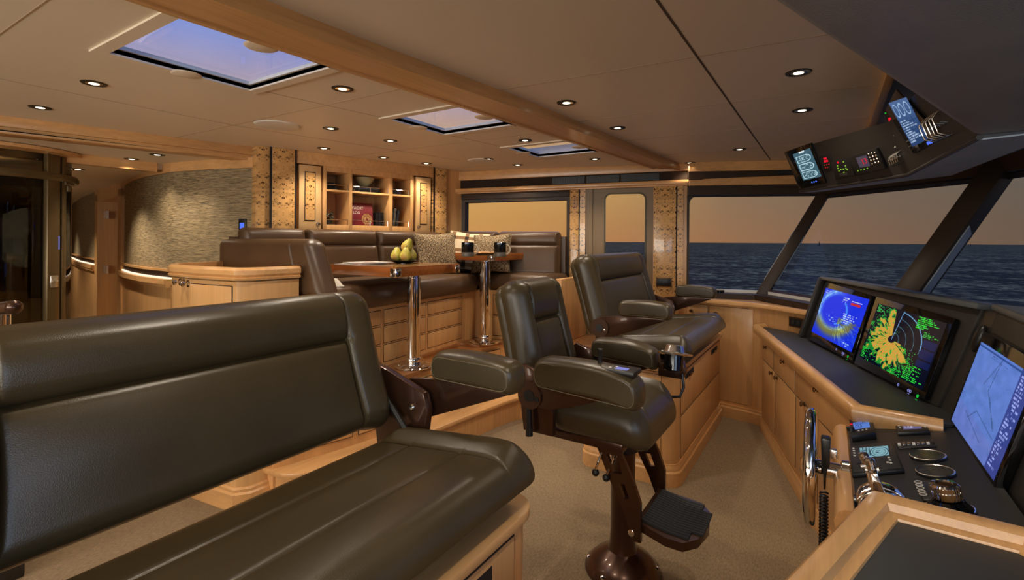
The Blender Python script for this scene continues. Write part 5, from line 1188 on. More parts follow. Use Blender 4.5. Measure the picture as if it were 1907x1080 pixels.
# outlet set in the riser
def plate_at(c, u, w, h, lab, name='socket_plate'):
    P = Plane(c, u, (0, 0, 1)); t = thing(name, lab, 'socket', c)
    MB().box(-w/2, w/2, -h/2, h/2, 0, .006, .002, M=P.mat()).build('frame', M['knob'], t); MB().box(-w/2+.012, w/2-.012, -h/2+.01, h/2-.01, .006, .008, .001, M=P.mat()).build('insert', M['black'], t)
    for s_ in (-1, 1): MB().box(s_*w*.18-.014, s_*w*.18+.014, -.016, .016, .008, .0105, .002, M=P.mat()).build('rocker', M['bezel'], t)
    return t
plate_at((-.21, 4.325-.022, .90), (.29, -.255, 0), .13, .075, 'bronze framed socket plate on the wooden riser behind the left end of the desk')
sp_ = WM @ Vector((2.25, .032, 1.115)); plate_at(sp_, WD, .15, .085, 'bronze framed switch plate at the foot of the burl pillar forward of the side door', 'switch_plate')
for px, lab, r, z0 in (((1347, 551), 'short black winch cap on the window counter, nearer the bow', .055, .985), ((1310, 545), 'black cap on the window counter partly behind the far armrest', .03, .985)):
    p = onz(px[0], px[1], z0+.0); p.z = z0+.016; p = Vector((p.x, min(p.y, 4.9), z0)); t = thing('counter_cap', lab, 'cap', p)
    MB().lathe([(0, 0), (r, 0), (r*.9, .02), (r*.8, .05), (0, .05)], 24, M=Matrix.Translation(p) @ Matrix.Diagonal((1, 1, 1.5, 1))).build('body', M['black_gloss'], t); MB().lathe([(r*.9, .02), (r*.95, .022), (r*.95, .03), (r*.88, .032)], 24, M=Matrix.Translation(p)).build('ring', M['bezel'], t)
# ---- port half of the helm desk
a_, b_, c_ = (-.49, 4.42), (.10, 2.46), (.345, 2.435)
dk = thing('helm_desk', 'long maple helm desk with black top and rounded front rail beside the two upright screens', 'desk', (-.1, 3.4, 0))
inner = [(.40, 2.46), (.42, 2.75), (.35, 3.3), (-.09, 4.19), (-.44, 4.47)]
MB().prism([a_, b_, c_]+inner, .80, .822).build('desk_top', M['desk_black'], dk)
fa, fb = (-.455, 4.46), (.125, 2.50)
MB().prism([fa, fb, (.34, 2.475)]+inner, .1, .80).build('body', M['maple_z'], dk)
mb = MB(); sweep_profile(mb, [(-.44, 4.50, .80), (*a_, .80), (*b_, .80), (.36, 2.43, .80)], [(-.02, -.03), (-.025, -.012), (-.03, .0), (-.03, .025), (-.02, .04), (-.004, .046), (.014, .042), (.024, .03), (.03, .022), (.03, -.03)]); mb.build('front_rail', M['maple_y'], dk)
mb = MB(); sweep_profile(mb, [(*fa, 0), (*fb, 0)], [(-.02, 0), (-.02, .06), (-.01, .075), (-.01, .09), (.02, .09), (.02, 0)]); mb.build('plinth', M['maple_y'], dk)
FP = Plane((*fa, 0), (fb[0]-fa[0], fb[1]-fa[1], 0), (0, 0, 1)); LF = math.hypot(fb[0]-fa[0], fb[1]-fa[1])
def fxy(u): return (fa[0]+FP.u.x*u, fa[1]+FP.u.y*u)
zs = .575
for (x0, x1, kx, ky) in ((1413, 1441, 1428, 647), (1443, 1481, 1461, 674), (1483, 1596, 1525, 726)):
    u0 = FP.uv(x0, 640)[0] if x0 > 1413 else .02; u1 = FP.uv(x1, 700 if x1 < 1500 else 800)[0] if x1 < 1590 else LF-.03; k = FP.uv(kx, ky)
    face_drawer(fxy(u0), fxy(u1), zs+.004, .765, dk, 'drawer', .005, .003, knob=(k[0]-u0, k[1]))
for (x0, x1, kx, ky) in ((1413, 1443, 1439.5, 695), (1444.5, 1482, 1449, 704), (1484, 1524, 1500, 753), (1526, 1590, None, None)):
    u0 = FP.uv(x0, 720)[0] if x0 > 1413 else .02; u1 = FP.uv(x1, 780)[0] if x1 < 1580 else LF-.03; k = FP.uv(kx, ky) if kx else None
    face_drawer(fxy(u0), fxy(u1), .12, zs-.004, dk, 'door', .005, .003, knob=(k[0]-u0, k[1]) if k else None)
# ---- monitor hood and the two upright screens
Hl, Hr = Vector((-.15, 4.10, .823)), Vector((.365, 2.70, .823)); hu = (Hr-Hl).normalized(); hf = Vector((-hu.y, hu.x, 0))
HP = Plane(Hl, hu, hf*.13+Vector((0, 0, .42)))
LH = (Hr-Hl).length; hh = .435
hd = thing('monitor_hood', 'black leather hood that frames the sonar and radar screens on the desk', 'monitor housing', (Hl+Hr)/2)
e = -.006
o4 = [HP.at(-.03, 0, e), HP.at(LH+.02, 0, e), HP.at(LH+.06, hh+.02, e), HP.at(-.03, hh+.02, e)]
bk = [p+hf*.16 for p in o4[:2]]+[p+hf*.07-Vector((0, 0, .02)) for p in o4[2:]]
MB().hexa(o4, bk, bev=.01).build('housing', M['bezel'], hd)
tp = [HP.at(-.045, hh+.005, -.01), HP.at(LH+.08, hh+.005, -.01), HP.at(LH+.08, hh+.03, -.01), HP.at(-.045, hh+.03, -.01)]
MB().hexa([p-hf*.035 for p in tp], [p+hf*.10-Vector((0, 0, .012)) for p in tp], bev=.008).build('top_lip', M['lip'], hd)
MB().hexa([HP.at(-.045, 0, -.005), HP.at(-.012, 0, -.005), HP.at(-.012, hh+.01, -.005), HP.at(-.045, hh+.01, -.005)], [HP.at(-.045, 0, .03), HP.at(-.012, 0, .03), HP.at(-.012, hh+.01, .03), HP.at(-.045, hh+.01, .03)], bev=.006).build('side_cheek', M['bezel'], hd)
def monitor(P, outer, scr, icons, fn, lab, nx, ny, n0=0.0):
    u, v = mid(P, outer); t = thing('monitor', lab, 'screen', P.at(u, v, n0))
    quad_dev(P, outer, .022, 'bezel', M['black_gloss'], t, .004, n0); quad_pic(P, scr, n0+.0228, 'screen', fn, t, nx, ny)
    for k, (x, y) in enumerate(icons):
        u, v = P.uv(x, y); Mi = P.mat(u, v, n0+.0225); m_ = M['green_led'] if k == len(icons)-1 else M['icon']
        if k == 1: MB().tube([Mi @ Vector((-.008+.006*math.cos(q), .006*math.sin(q), 0)) for q in np.linspace(0, 6.0, 12)], .0011, 6, closed=True).tube([Mi @ Vector((.008+.006*math.cos(q), .006*math.sin(q), 0)) for q in np.linspace(0, 6.0, 12)], .0011, 6, closed=True).box(-.008, .008, -.0135, -.0115, 0, .0008, M=Mi).build('control_icon', m_, t)
        elif k == 0: MB().tube([Mi @ Vector((.006*math.cos(q), .006*math.sin(q), 0)) for q in np.linspace(0, 6.0, 12)], .001, 6, closed=True).box(-.006, .006, -.0008, .0008, 0, .0008, M=Mi).build('control_icon', m_, t)
        else: MB().lathe([(0, 0), (.008, 0), (.008, .0008), (0, .0008)], 20, M=Mi).box(-.007, .007, -.018, -.0155, 0, .0008, M=Mi).build('power_light', m_, t)
    return t
cv = lambda l: [(1400+x/3.6, 500+y/3.6) for x, y in l]
monitor(HP, cv([(520, 95), (838, 190), (700, 630), (385, 470)]), cv([(522, 136), (820, 216), (696, 570), (424, 430)]), cv([(594, 550), (640, 578), (673, 600)]), sonar, 'left upright monitor with a bright blue sonar picture', 150, 150)
monitor(HP, cv([(862, 196), (1400, 345), (1190, 890), (712, 645)]), cv([(880, 243), (1350, 380), (1182, 830), (750, 598)]), cv([(1017, 790), (1093, 832), (1150, 868)]), radar, 'middle monitor with a yellow and green radar picture', 210, 190)
# ---- centre helm pod: sloped instrument panel, front face, chart monitor
pod = thing('helm_pod', 'centre helm console with sloped black instrument panel and maple front edge', 'console', (.2, 2.05, 0))
PP = Plane((.06, 2.47, .745), (0, -1, 0), (.30, 0, .065))
MB().hexa([PP.at(.035, 0, -.02), PP.at(.81, 0, -.02), PP.at(.81, .36, -.02), PP.at(.035, .36, -.02)], [PP.at(.035, 0, 0), PP.at(.81, 0, 0), PP.at(.81, .36, 0), PP.at(.035, .36, 0)]).build('instrument_panel', M['bezel'], pod)
mb = MB(); sweep_profile(mb, [(.05, 2.445, .70), (.05, 1.665, .70)], [(.0, -.04), (-.03, -.02), (-.036, .02), (-.026, .046), (-.01, .056), (.01, .056), (.018, .046), (.018, -.04)]); mb.build('front_edge', M['maple_y'], pod)
MB().prism([(.062, 2.43), (.062, 1.665), (.38, 1.665), (.38, 2.43)], .0, .70).build('front_face', M['maple_z'], pod)
MB().prism([(.13, 2.445), (.39, 2.44), (.39, 2.425), (.13, 2.43)], .70, .80).build('side_cheek', M['maple_x'], pod)
CPl = Plane((.392, 2.50, .815), (0, -1, 0), (.26, 0, .96))
hb = [CPl.at(-.10, -.03, -.03), CPl.at(.83, -.03, -.03), CPl.at(.83, .47, -.03), CPl.at(-.10, .47, -.03)]
MB().hexa(hb, [p+Vector((.14, 0, -.02)) for p in hb], bev=.012).build('screen_housing', M['bezel'], pod)
tp = [CPl.at(-.13, .46, -.05), CPl.at(.83, .46, -.05), CPl.at(.83, .485, -.05), CPl.at(-.13, .485, -.05)]
MB().hexa([p-Vector((.035, 0, 0)) for p in tp], [p+Vector((.13, 0, -.01)) for p in tp], bev=.008).build('top_lip', M['lip'], pod)
# link between the hood and the pod
MB().hexa([HP.at(LH+.0, 0, -.02), CPl.at(-.09, -.02, -.03), CPl.at(-.09, .46, -.03), HP.at(LH+.04, hh, -.02)], [p+Vector((.12, .02, 0)) for p in (HP.at(LH+.0, 0, -.02), CPl.at(-.09, -.02, -.03), CPl.at(-.09, .46, -.03), HP.at(LH+.04, hh, -.02))]).build('corner_panel', M['bezel'], pod)
cw = lambda l: [(1700+x/2.57, 540+y/2.57) for x, y in l]
scr_q = cw([(343, 256), (640, 470), (388, 915), (176, 606)])
def rectpx(P, tlp, blp, brp):
    a, b, c = [P.uv(*p) for p in (tlp, blp, brp)]; return a, b, c
a, b, c = rectpx(CPl, *[scr_q[i] for i in (0, 3, 2)])
u0, u1, v0, v1 = (a[0]+b[0])/2, c[0], (b[1]+c[1])/2, a[1]
cm = thing('monitor', 'large right hand monitor with a pale blue chart picture', 'screen', CPl.at((u0+u1)/2, (v0+v1)/2))
MB().box(u0-.025, u1+.02, v0-.055, v1+.04, -.028, .0, .005, M=CPl.mat()).build('bezel', M['black_gloss'], cm)
picture('screen', (CPl.at(u0, v0, .001), CPl.at(u1, v0, .001), CPl.at(u1, v1, .001), CPl.at(u0, v1, .001)), 180, 150, chart, cm)
for k, (x, y) in enumerate(cw([(293, 843), (332, 905), (362, 948)])):
    u, v = CPl.uv(x, y); Mi = CPl.mat(u, v, .0005); MB().tube([Mi @ Vector((.007*math.cos(q), .007*math.sin(q), 0)) for q in np.linspace(0, 6, 14)], .0013, 6, closed=True).box(-.007, .007, -.0165, -.014, 0, .0008, M=Mi).build('control_icon', M['green_led'] if k == 2 else M['icon'], cm)
# oval black alarm sounder on the corner panel
SM = CPl.mat(*CPl.uv(1813, 628), -.018); sq = SM @ Vector((0, 0, 0)); so = thing('alarm_sounder', 'oval black sounder on the corner panel between radar and chart screens', 'alarm', sq)
MB().ball((0, 0, 0), (.024, .058, .02), M=SM @ Matrix.Rotation(R(-8), 4, 'Z'), n=24).build('body', M['black'], so)
MB().tube([SM @ Vector((x, 0, .02*math.sqrt(max(0, 1-(x/.024)**2))+.0006)) for x in np.linspace(-.023, .023, 9)], .001, 6).build('seam', M['bezel'], so)
# ---- instruments on the sloped panel
ci = lambda l: [(1580+x/4.91, 780+y/4.91) for x, y in l]
def device(name, lab, cat, outer, h, P=PP, conv=ci, mat='black'):
    q = conv(outer); u, v = mid(P, q); t = thing(name, lab, cat, P.at(u, v, 0)); quad_dev(P, q, h, 'housing', M[mat], t, .003); return t
def dots(t, P, pts, h, mat, r=.004, name='button', conv=ci):
    for x, y in conv(pts): 
        u, v = P.uv(x, y); MB().lathe([(r, 0), (r, .0015), (r*.8, .0025), (0, .0025)], 10, M=P.mat(u, v, h)).build(name, M[mat], t)
d = device('radio', 'black radio with a small blue display at the far left corner of the sloped panel', 'radio', [(20, 62), (232, 52), (262, 185), (35, 215)], .025)
quad_pic(PP, ci([(55, 95), (200, 72), (214, 140), (66, 160)]), .026, 'display', small_lcd((86, 122, 200), (30, 44, 92), 81), d, 40, 30); dots(d, PP, [(40, 110)], .0255, 'red_led', .005, 'red_light'); dots(d, PP, [(110, 172), (146, 166), (182, 160)], .0255, 'white', .0035)
MB().lathe([(.014, 0), (.013, .012), (0, .013)], 18, M=PP.mat(*PP.uv(*ci([(38, 165)])[0]), .025)).build('volume_knob', M['black'], d)
d = device('autopilot_display', 'small flat instrument with a violet display at the far right of the sloped panel', 'instrument', [(425, 58), (700, 55), (755, 145), (455, 158)], .014)
quad_pic(PP, ci([(490, 66), (650, 62), (684, 126), (514, 134)]), .015, 'display', small_lcd((98, 92, 130), (190, 190, 220), 82), d, 40, 30); dots(d, PP, [(690, 70), (700, 90), (712, 110), (480, 120), (470, 100)], .0145, 'white', .003)
d = device('switch_strip', 'narrow strip of seven rocker switches across the sloped panel', 'switch panel', [(425, 222), (778, 204), (812, 262), (462, 282)], .006, mat='bezel')
for k in range(7):
    x = 470+44*k; quad_dev(PP, ci([(x-16, 246-k*2.0), (x+12, 244-k*2.0), (x+18, 264-k*2.2), (x-10, 266-k*2.2)]), .004, 'switch', M['steel'] if k % 3 else M['white'], d, .0008, .006)
quad_dev(PP, ci([(760, 210), (776, 209), (794, 250), (778, 252)]), .003, 'end_switch', M['black'], d, .0008, .006)
d = device('engine_display', 'square engine control panel with a pale blue round gauge display behind the throttle', 'instrument', [(16, 278), (400, 234), (520, 500), (38, 545)], .012)
quad_dev(PP, ci([(30, 292), (392, 250), (500, 488), (50, 528)]), .002, 'inner_plate', M['bezel'], d, .001, .012)
quad_pic(PP, ci([(105, 305), (378, 283), (388, 372), (120, 398)]), .0148, 'display', engine, d, 70, 40); dots(d, PP, [(56, 310), (60, 330), (64, 352), (68, 376)], .0142, 'white', .004)
dots(d, PP, [(380, 395), (392, 420), (400, 446), (370, 440), (190, 440), (200, 470)], .0142, 'white', .004)
for q in ([(80, 440), (140, 432), (146, 446), (84, 454)], [(84, 466), (150, 458), (156, 472), (90, 480)]): quad_dev(PP, ci(q), .002, 'key', M['black'], d, .0005, .014)
for (x, y), lab in (((730, 352), 'round black gauge farther from the camera, one of two with red scales'), ((798, 498), 'round black gauge nearer the throttle, one of two with red scales')):
    u, v = PP.uv(*ci([(x, y)])[0]); Mg = PP.mat(u, v, 0); g = thing('gauge', lab, 'gauge', PP.at(u, v)); r = .05
    MB().lathe([(r, 0), (r, .006), (r-.003, .009), (r-.007, .008), (r-.009, .003), (0, .003)], 40, M=Mg).build('case', M['black'], g)
    MB().lathe([(r-.0095, .0033), (0, .0033)], 40, M=Mg).build('dial', M['rubber'], g)
    MB().lathe([(r*.55, .0037), (r*.64, .0037)], 30, M=Mg, a0=R(200), a1=R(340)).build('scale_arc', plain('gauge_red', lin(120, 40, 34), .5), g)
    MB().lathe([(r*.5, .0037), (r*.74, .0037)], 30, M=Mg, a0=R(20), a1=R(160)).build('upper_arc', M['bezel'], g)
    MB().box(-.001, .001, -.005, r*.6, .004, .005, M=Mg @ Matrix.Rotation(R(50), 4, 'Z')).build('needle', M['white'], g)
    MB().lathe([(r-.005, .0085), (r-.003, .0098), (r-.001, .0085)], 40, M=Mg).build('rim', M['steel'], g)
d = device('thruster_display', 'control panel with white ringed buttons and a pale blue screen below the round gauges', 'instrument', [(612, 588), (955, 588), (1085, 768), (690, 770)], .008)
quad_pic(PP, ci([(742, 615), (950, 612), (1010, 745), (800, 748)]), .009, 'display', small_lcd((160, 190, 214), (186, 206, 224), 83), d, 30, 30)
for x, y in ((645, 605), (655, 632), (665, 660), (676, 690), (690, 718)):
    u, v = PP.uv(*ci([(x, y)])[0]); Mi = PP.mat(u, v, .009); MB().tube([Mi @ Vector((.0085*math.cos(q), .0085*math.sin(q), 0)) for q in np.linspace(0, 6.0, 16)], .0014, 6, closed=True).build('button_ring', M['white'], d)
u, v = PP.uv(1771, 951); Mj = PP.mat(u, v, 0)
j = thing('thruster_joystick', 'knurled chrome joystick knob standing beside the pale blue screen', 'joystick', PP.at(u, v))
MB().lathe([(.05, 0), (.05, .008), (.044, .016), (.036, .026), (.033, .03), (0, .03)], 36, M=Mj).build('base', M['black_gloss'], j)
kn = MB().lathe([(.026, .02), (.026, .03), (.031, .034), (.032, .05), (.030, .052), (.032, .054), (.032, .066), (.028, .071), (.02, .072), (.018, .069), (0, .069)], 36, M=Mj).build('knob', M['chrome'], j)
mb = MB()
for k in range(28): mb.box(.0315, .0335, -.0012, .0012, .036, .065, M=Mj @ Matrix.Rotation(k*math.pi/14, 4, 'Z'))
mb.build('knurling', M['chrome'], kn)
MB().tube([Mj @ Vector((.05*math.cos(q), .05*math.sin(q), .007)) for q in np.linspace(0, 6.1, 40)], .003, 8, closed=True).build('base_ring', M['chrome'], j)
# throttle
u, v = PP.uv(1645, 948); Mt_ = PP.mat(u, v, 0) @ Matrix.Scale(.82, 4); th_ = thing('throttle', 'chrome twin lever throttle binnacle on the near left of the sloped panel', 'throttle', PP.at(u, v))
Mh = Mt_ @ Matrix(((0, 0, 1, 0), (1, 0, 0, 0), (0, 1, 0, 0), (0, 0, 0, 1)))
mb = MB()
dome = [(.075*math.cos(q), .065*math.sin(q)) for q in np.linspace(0, math.pi, 20)]
for z0, z1, s_ in ((-.075, -.02, 1), (.02, .075, 1), (-.02, .02, .8)): mb.prism([(x*s_, y*s_) for x, y in dome], z0, z1, M=Mh, bev=.006)
mb.build('binnacle', M['chrome'], th_)
MB().prism(rrect(-.095, .095, -.09, .09, .03), 0, .008, M=Mt_, bev=.003).build('base_plate', M['black_gloss'], th_)
for s_, a in ((-1, R(8)), (1, R(2))):
    Ml_ = Mt_ @ Matrix.Translation((s_*.026, 0, .03)) @ Matrix.Rotation(a, 4, 'X')
    lv = MB().hexa([(-.009, -.022, 0), (.009, -.022, 0), (.009, .022, 0), (-.009, .022, 0)], [(-.007, -.011, .105), (.007, -.011, .105), (.007, .011, .105), (-.007, .011, .105)], M=Ml_, bev=.004).build('lever', M['chrome'], th_)
    MB().lathe([(0, 0), (.015, 0), (.016, .006), (.013, .01), (.015, .016), (.013, .022), (.015, .03), (.016, .042), (.012, .048), (0, .05)], 24, M=Ml_ @ Matrix.Translation((0, 0, .10))).build('grip', M['chrome'], lv)
    MB().tube([Ml_ @ Vector((-s_*.006, -.02, .107)), Ml_ @ Vector((-s_*.006, .02, .107))], .006, 10).build('trim_button', M['steel'], lv)
# ---- steering wheel
wc = Vector((-.052, 1.985, .735)); wr = .178
wh = thing('steering_wheel', 'polished chrome steering wheel seen edge on in front of the helm pod', 'steering wheel', wc)
MB().tube([wc+Vector((0, wr*math.cos(q), wr*math.sin(q))) for q in np.linspace(0, 2*math.pi, 64, endpoint=False)], .0175, 16, closed=True).build('rim', M['chrome'], wh)
for k in range(5):
    q = R(90+72*k); MB().tube([wc+Vector((.012, .03*math.cos(q), .03*math.sin(q))), wc+Vector((.006, wr*.55*math.cos(q), wr*.55*math.sin(q))), wc+Vector((0, wr*math.cos(q), wr*math.sin(q)))], [.011, .008, .009], 12).build('spoke', M['chrome'], wh)
MB().lathe([(0, -.03), (.02, -.03), (.036, -.02), (.038, .0), (.03, .012), (.026, .03), (.026, .085), (.04, .09), (.042, .11)], 32, M=Matrix.Translation(wc) @ Matrix.Rotation(R(90), 4, 'Y')).build('hub', M['chrome'], wh)
# ---- handset with coiled cord
hp = Vector((-.006, 1.93, .812)); hs = thing('radio_handset', 'black radio handset hanging behind the steering wheel with its cord running down', 'handset', hp)
MB().hexa([hp+Vector((x, y, .05)) for x, y in ((-.016, -.024), (.012, -.024), (.012, .024), (-.016, .024))], [hp+Vector((x, y, -.05)) for x, y in ((-.012, -.017), (.010, -.017), (.010, .017), (-.012, .017))], bev=.006).build('body', M['black'], hs)
MB().box(.012, .03, -.01, .01, -.015, .015, .003, M=Matrix.Translation(hp)).build('hanger', M['steel'], hs)
pts = [hp+Vector((-.002, 0, -.05)), hp+Vector((-.004, -.004, -.085)), hp+Vector((-.004, -.006, -.12))]
MB().tube(pts, [.006, .004, .003], 10).build('strain_relief', M['black'], hs)
pts = []
for k in range(170):
    q = k*.75; z = -.13-.0012*k; pts.append(hp+Vector((-.006+.011*math.cos(q), -.01-.0003*k+.011*math.sin(q), z)))
MB().tube(pts, .0036, 6).build('coiled_cord', M['black'], hs)
MB().tube([hp+Vector((-.006, -.055, -.32)), hp+Vector((-.006, -.058, -.36))], [.02, .026], 16).build('cord_socket', M['bezel'], hs)
# ---- starboard half of the desk
sd = thing('chart_desk', 'black topped desk with maple rail in the near right corner', 'desk', (.2, 1.0, 0))
ra = [(-.42, -.10), (-.045, 1.125), (.115, 1.625), (.39, 1.61), (.60, 1.30)]
inn = [(.95, 1.25), (.95, -.6), (-.35, -.6), (-.42, -.35)]
MB().prism(ra+inn, .77, .80).build('desk_top', M['desk_black'], sd)
mb = MB(); sweep_profile(mb, [(x, y, .80) for x, y in ra], [(.03, -.05), (.034, -.01), (.03, .02), (.016, .038), (-.004, .04), (-.02, .03), (-.026, .012), (-.045, .006), (-.048, -.004), (-.048, -.05)]); mb.build('front_rail', M['maple_y'], sd)
MB().prism(offset_poly(ra, -.02)+inn, .0, .765).build('body', M['maple_z'], sd)
# ================================================================ OVERHEAD CONSOLE
P1, P2, P3 = Vector((-.138, 3.09, 1.775)), Vector((.265, 2.55, 1.775)), Vector((.327, 1.74, 1.775)); T1 = Vector((-.207, 3.05, 1.993))
oc = thing('overhead_console', 'black angled overhead instrument console hung below the ceiling by the windscreen', 'console', (.1, 2.6, 1.775))
OP = Plane(P1, P2-P1, T1-P1); CF = Plane(P2, P3-P2, Vector((-.075, 0, .22)))
u2 = OP.uv(1653, 199); T2 = OP.px(1651, 196); T2 = Vector((.198, 2.50, 1.993)); T3 = Vector((.262, 1.745, 1.993))
lo = [P1, P2, P3, Vector((.50, 1.78, 1.79)), Vector((.425, 2.72, 1.79)), Vector((-.07, 3.20, 1.785))]
hi = [T1, T2, T3, Vector((.9, 1.78, 2.0)), Vector((.9, 3.1, 2.0)), Vector((.0, 3.32, 2.0))]
MB().hexa(lo, hi).build('body', M['bezel'], oc)
ins = lambda l, z: [Vector((p.x, p.y, p.z-z)) for p in l]
MB().hexa(ins(lo, .004), ins(lo, .0)).build('bottom_panel', M['headliner'], oc)
MB().tube([P1+Vector((0, 0, .004)), P2+Vector((0, 0, .004)), P3+Vector((0, 0, .004))], .008, 10).build('lower_bead', M['bezel'], oc)
MB().hexa([Vector((.6, 1.8, 2.0)), Vector((.9, 1.8, 2.0)), Vector((.9, 3.1, 2.0)), Vector((.6, 2.9, 2.0))], [Vector((.6, 1.8, 2.248)), Vector((1.2, 1.8, 2.248)), Vector((1.2, 3.1, 2.248)), Vector((.6, 2.9, 2.248))]).build('hanger', M['headliner'], oc)
co = lambda l: [(1440+x/4.083, 150+y/4.083) for x, y in l]
def odev(name, lab, cat, outer, h, P=OP, mat='black'): return device(name, lab, cat, outer, h, P, co, mat)
d = odev('overhead_display', 'left overhead display with three ship outlines', 'screen', [(95, 540), (300, 468), (415, 775), (215, 820)], .012, mat='black_gloss')
quad_pic(OP, co([(165, 556), (296, 506), (386, 722), (246, 755)]), .013, 'screen', mimic, d, 80, 110)
dots(d, OP, [(312, 768), (328, 764), (344, 760)], .0125, 'blue_led', .004, 'blue_key', co)
d = odev('alarm_display', 'small black panel with red digits next to the left overhead display', 'instrument', [(362, 575), (440, 556), (468, 672), (398, 694)], .006)
for q in ([(390, 585), (412, 580), (416, 594), (394, 599)], [(392, 605), (422, 598), (427, 614), (397, 621)]): quad_dev(OP, co(q), .001, 'red_digits', M['red_led'], d, 0, .006)
dots(d, OP, [(402, 640), (418, 636), (434, 632), (408, 660), (424, 655)], .0065, 'red_led', .0022, 'red_light', co)
d = odev('search_light_control', 'square control unit with green lit keys in the middle of the overhead console', 'instrument', [(458, 612), (590, 572), (640, 716), (490, 748)], .014)
dots(d, OP, [(510, 640), (514, 660), (522, 678), (536, 668), (556, 666), (572, 640), (575, 660), (556, 610), (560, 690), (585, 668)], .0145, 'amber_led', .0035, 'lit_key', co); dots(d, OP, [(513, 615)], .0145, 'red_led', .005, 'red_light', co)
quad_dev(OP, co([(526, 700), (580, 688), (590, 712), (534, 724)]), .003, 'handle', M['bezel'], d, .0008, .014)
d = odev('depth_display', 'square instrument with keypad and red 13 reading on the overhead console', 'instrument', [(592, 572), (806, 506), (876, 660), (652, 716)], .016)
quad_pic(OP, co([(652, 578), (735, 555), (764, 640), (684, 654)]), .017, 'display', small_lcd((70, 62, 78), (92, 74, 70), 84), d, 30, 30)
u, v = OP.uv(*co([(706, 630)])[0]); w_ = OP.uv(*co([(745, 615)])[0]); an = math.atan2(w_[1]-v, w_[0]-u)
lettering('reading', '13', .034, OP.mat(u, v, .0178) @ Matrix.Rotation(an, 4, 'Z'), M['red_led'], d, .0003)
dots(d, OP, [(x+9*r_, 552-(x-750)*.28+24*r_) for x in (752, 776, 800) for r_ in range(4)], .0165, 'steel', .0042, 'key', co); dots(d, OP, [(670, 676), (694, 670), (718, 664), (742, 658)], .0165, 'amber_led', .003, 'lit_key', co)
def loops(P, lab, pts, w, h, n0=.004):
    t = None
    for k, (x, y) in enumerate(co(pts)):
        u, v = P.uv(x, y); Mi = P.mat(u, v, n0)
        if t is None: t = thing('toggle_bank', lab, 'switch panel', P.at(u, v)); quad = None
        MB().tube([Mi @ Vector(q) for q in ((0, h/2, 0), (0, h/2, .012), (0, h*.3, .03), (0, -h*.3, .03), (0, -h/2, .012), (0, -h/2, 0))], .0022, 8).build('guard_loop', M['steel'], t)
        MB().tube([Mi @ Vector((w*.0, 0, 0)), Mi @ Vector((w*.0, h*.1, .016))], .003, 8).build('toggle', M['chrome'], t)
    return t
loops(OP, 'bank of chrome guarded toggle switches at the right of the left overhead face', [(938, 600), (953, 592), (968, 584), (983, 576), (998, 568)], .01, .045)
d = odev('overhead_display', 'tilted blue overhead display with rows of labels, partly behind the grey headliner', 'screen', [(865, 215), (945, 60), (1290, 430), (1080, 555)], .006, CF, 'black_gloss')
quad_pic(CF, co([(893, 165), (1030, 118), (1200, 436), (1076, 500)]), .007, 'screen', alarm, d, 90, 120)
dots(d, CF, [(1196, 470), (1210, 463), (1224, 458)], .0065, 'blue_led', .006, 'blue_key', co)
loops(CF, 'bank of large chrome guarded toggle switches beside the tilted overhead display', [(1228, 366), (1256, 351), (1284, 336), (1312, 322), (1340, 308)], .012, .075)
d = odev('warning_strip', 'narrow strip with a red warning light beside the tilted overhead display', 'instrument', [(838, 220), (875, 210), (1000, 480), (955, 500)], .004, OP)
quad_dev(OP, co([(882, 282), (900, 276), (908, 304), (890, 310)]), .002, 'red_light', M['red_led'], d, 0, .004); dots(d, OP, [(908, 322), (986, 455), (936, 502)], .0045, 'white', .003, 'screw_cap', co); dots(d, OP, [(862, 245)], .0045, 'green_led', .003, 'green_light', co)
dots(d, OP, [(925, 400), (940, 410), (930, 425), (975, 500)], .0045, 'bezel', .006, 'dial', co)
# grey headliner block over the near desk
hl = thing('overhead_headliner', 'big grey leather covered overhead block above the near right desk', 'headliner', (.2, .6, 1.8))
lo = [(.312, 1.735, 1.782), (-.095, .61, 1.80), (-.32, -.02, 1.80), (-.62, -.9, 1.80), (.9, -.9, 1.80), (1.0, 1.76, 1.80)]
hi = [(.312, 1.735, 2.20), (-.11, .61, 2.25), (-.34, -.02, 2.25), (-.64, -.9, 2.25), (.9, -.9, 2.25), (1.0, 1.76, 2.25)]
MB().hexa([Vector(p) for p in lo], [Vector(p) for p in hi], bev=.018).build('block', M['headliner'], hl)
MB().pad(.62, 1.5, .12, .2, .12, M=Matrix.Translation((.62, .42, 1.79)) @ Matrix.Rotation(R(-8), 4, 'Z')).build('padded_bulge', M['headliner'], hl)
# ================================================================ GLASS LIFT by the passage
lc = Vector((-5.30, .985, 0)); lr = .47
lf = thing('glass_lift', 'round glass lift with bronze post and rings at the left edge', 'lift', lc)
Tl = Matrix.Translation(lc)
MB().lathe([(lr, .08), (lr, 1.96), (lr-.008, 1.96), (lr-.008, .08)], 64, M=Tl).build('glass_tube', M['lift_glass'], lf)
MB().lathe([(lr+.10, 2.155), (lr+.10, 2.13), (lr+.02, 2.12), (lr-.02, 2.12), (lr-.02, 2.155)], 64, M=Tl).build('ceiling_ring', M['maple_x'], lf)
MB().lathe([(lr-.01, 1.93), (lr+.035, 1.93), (lr+.045, 1.945), (lr+.045, 1.965), (lr+.035, 1.985), (lr-.01, 1.985)], 64, M=Tl).build('upper_ring', M['lift_bronze'], lf)
MB().lathe([(lr-.02, 0), (lr+.03, 0), (lr+.03, .09), (lr-.02, .09)], 64, M=Tl).build('floor_ring', M['lift_bronze'], lf)
MB().lathe([(lr-.015, 1.97), (lr, 1.97), (lr, 2.13), (lr-.015, 2.13)], 64, M=Tl).build('upper_glass', M['lift_glass'], lf)
def polar(a, r, z): return lc+Vector((r*math.cos(a), r*math.sin(a), z))
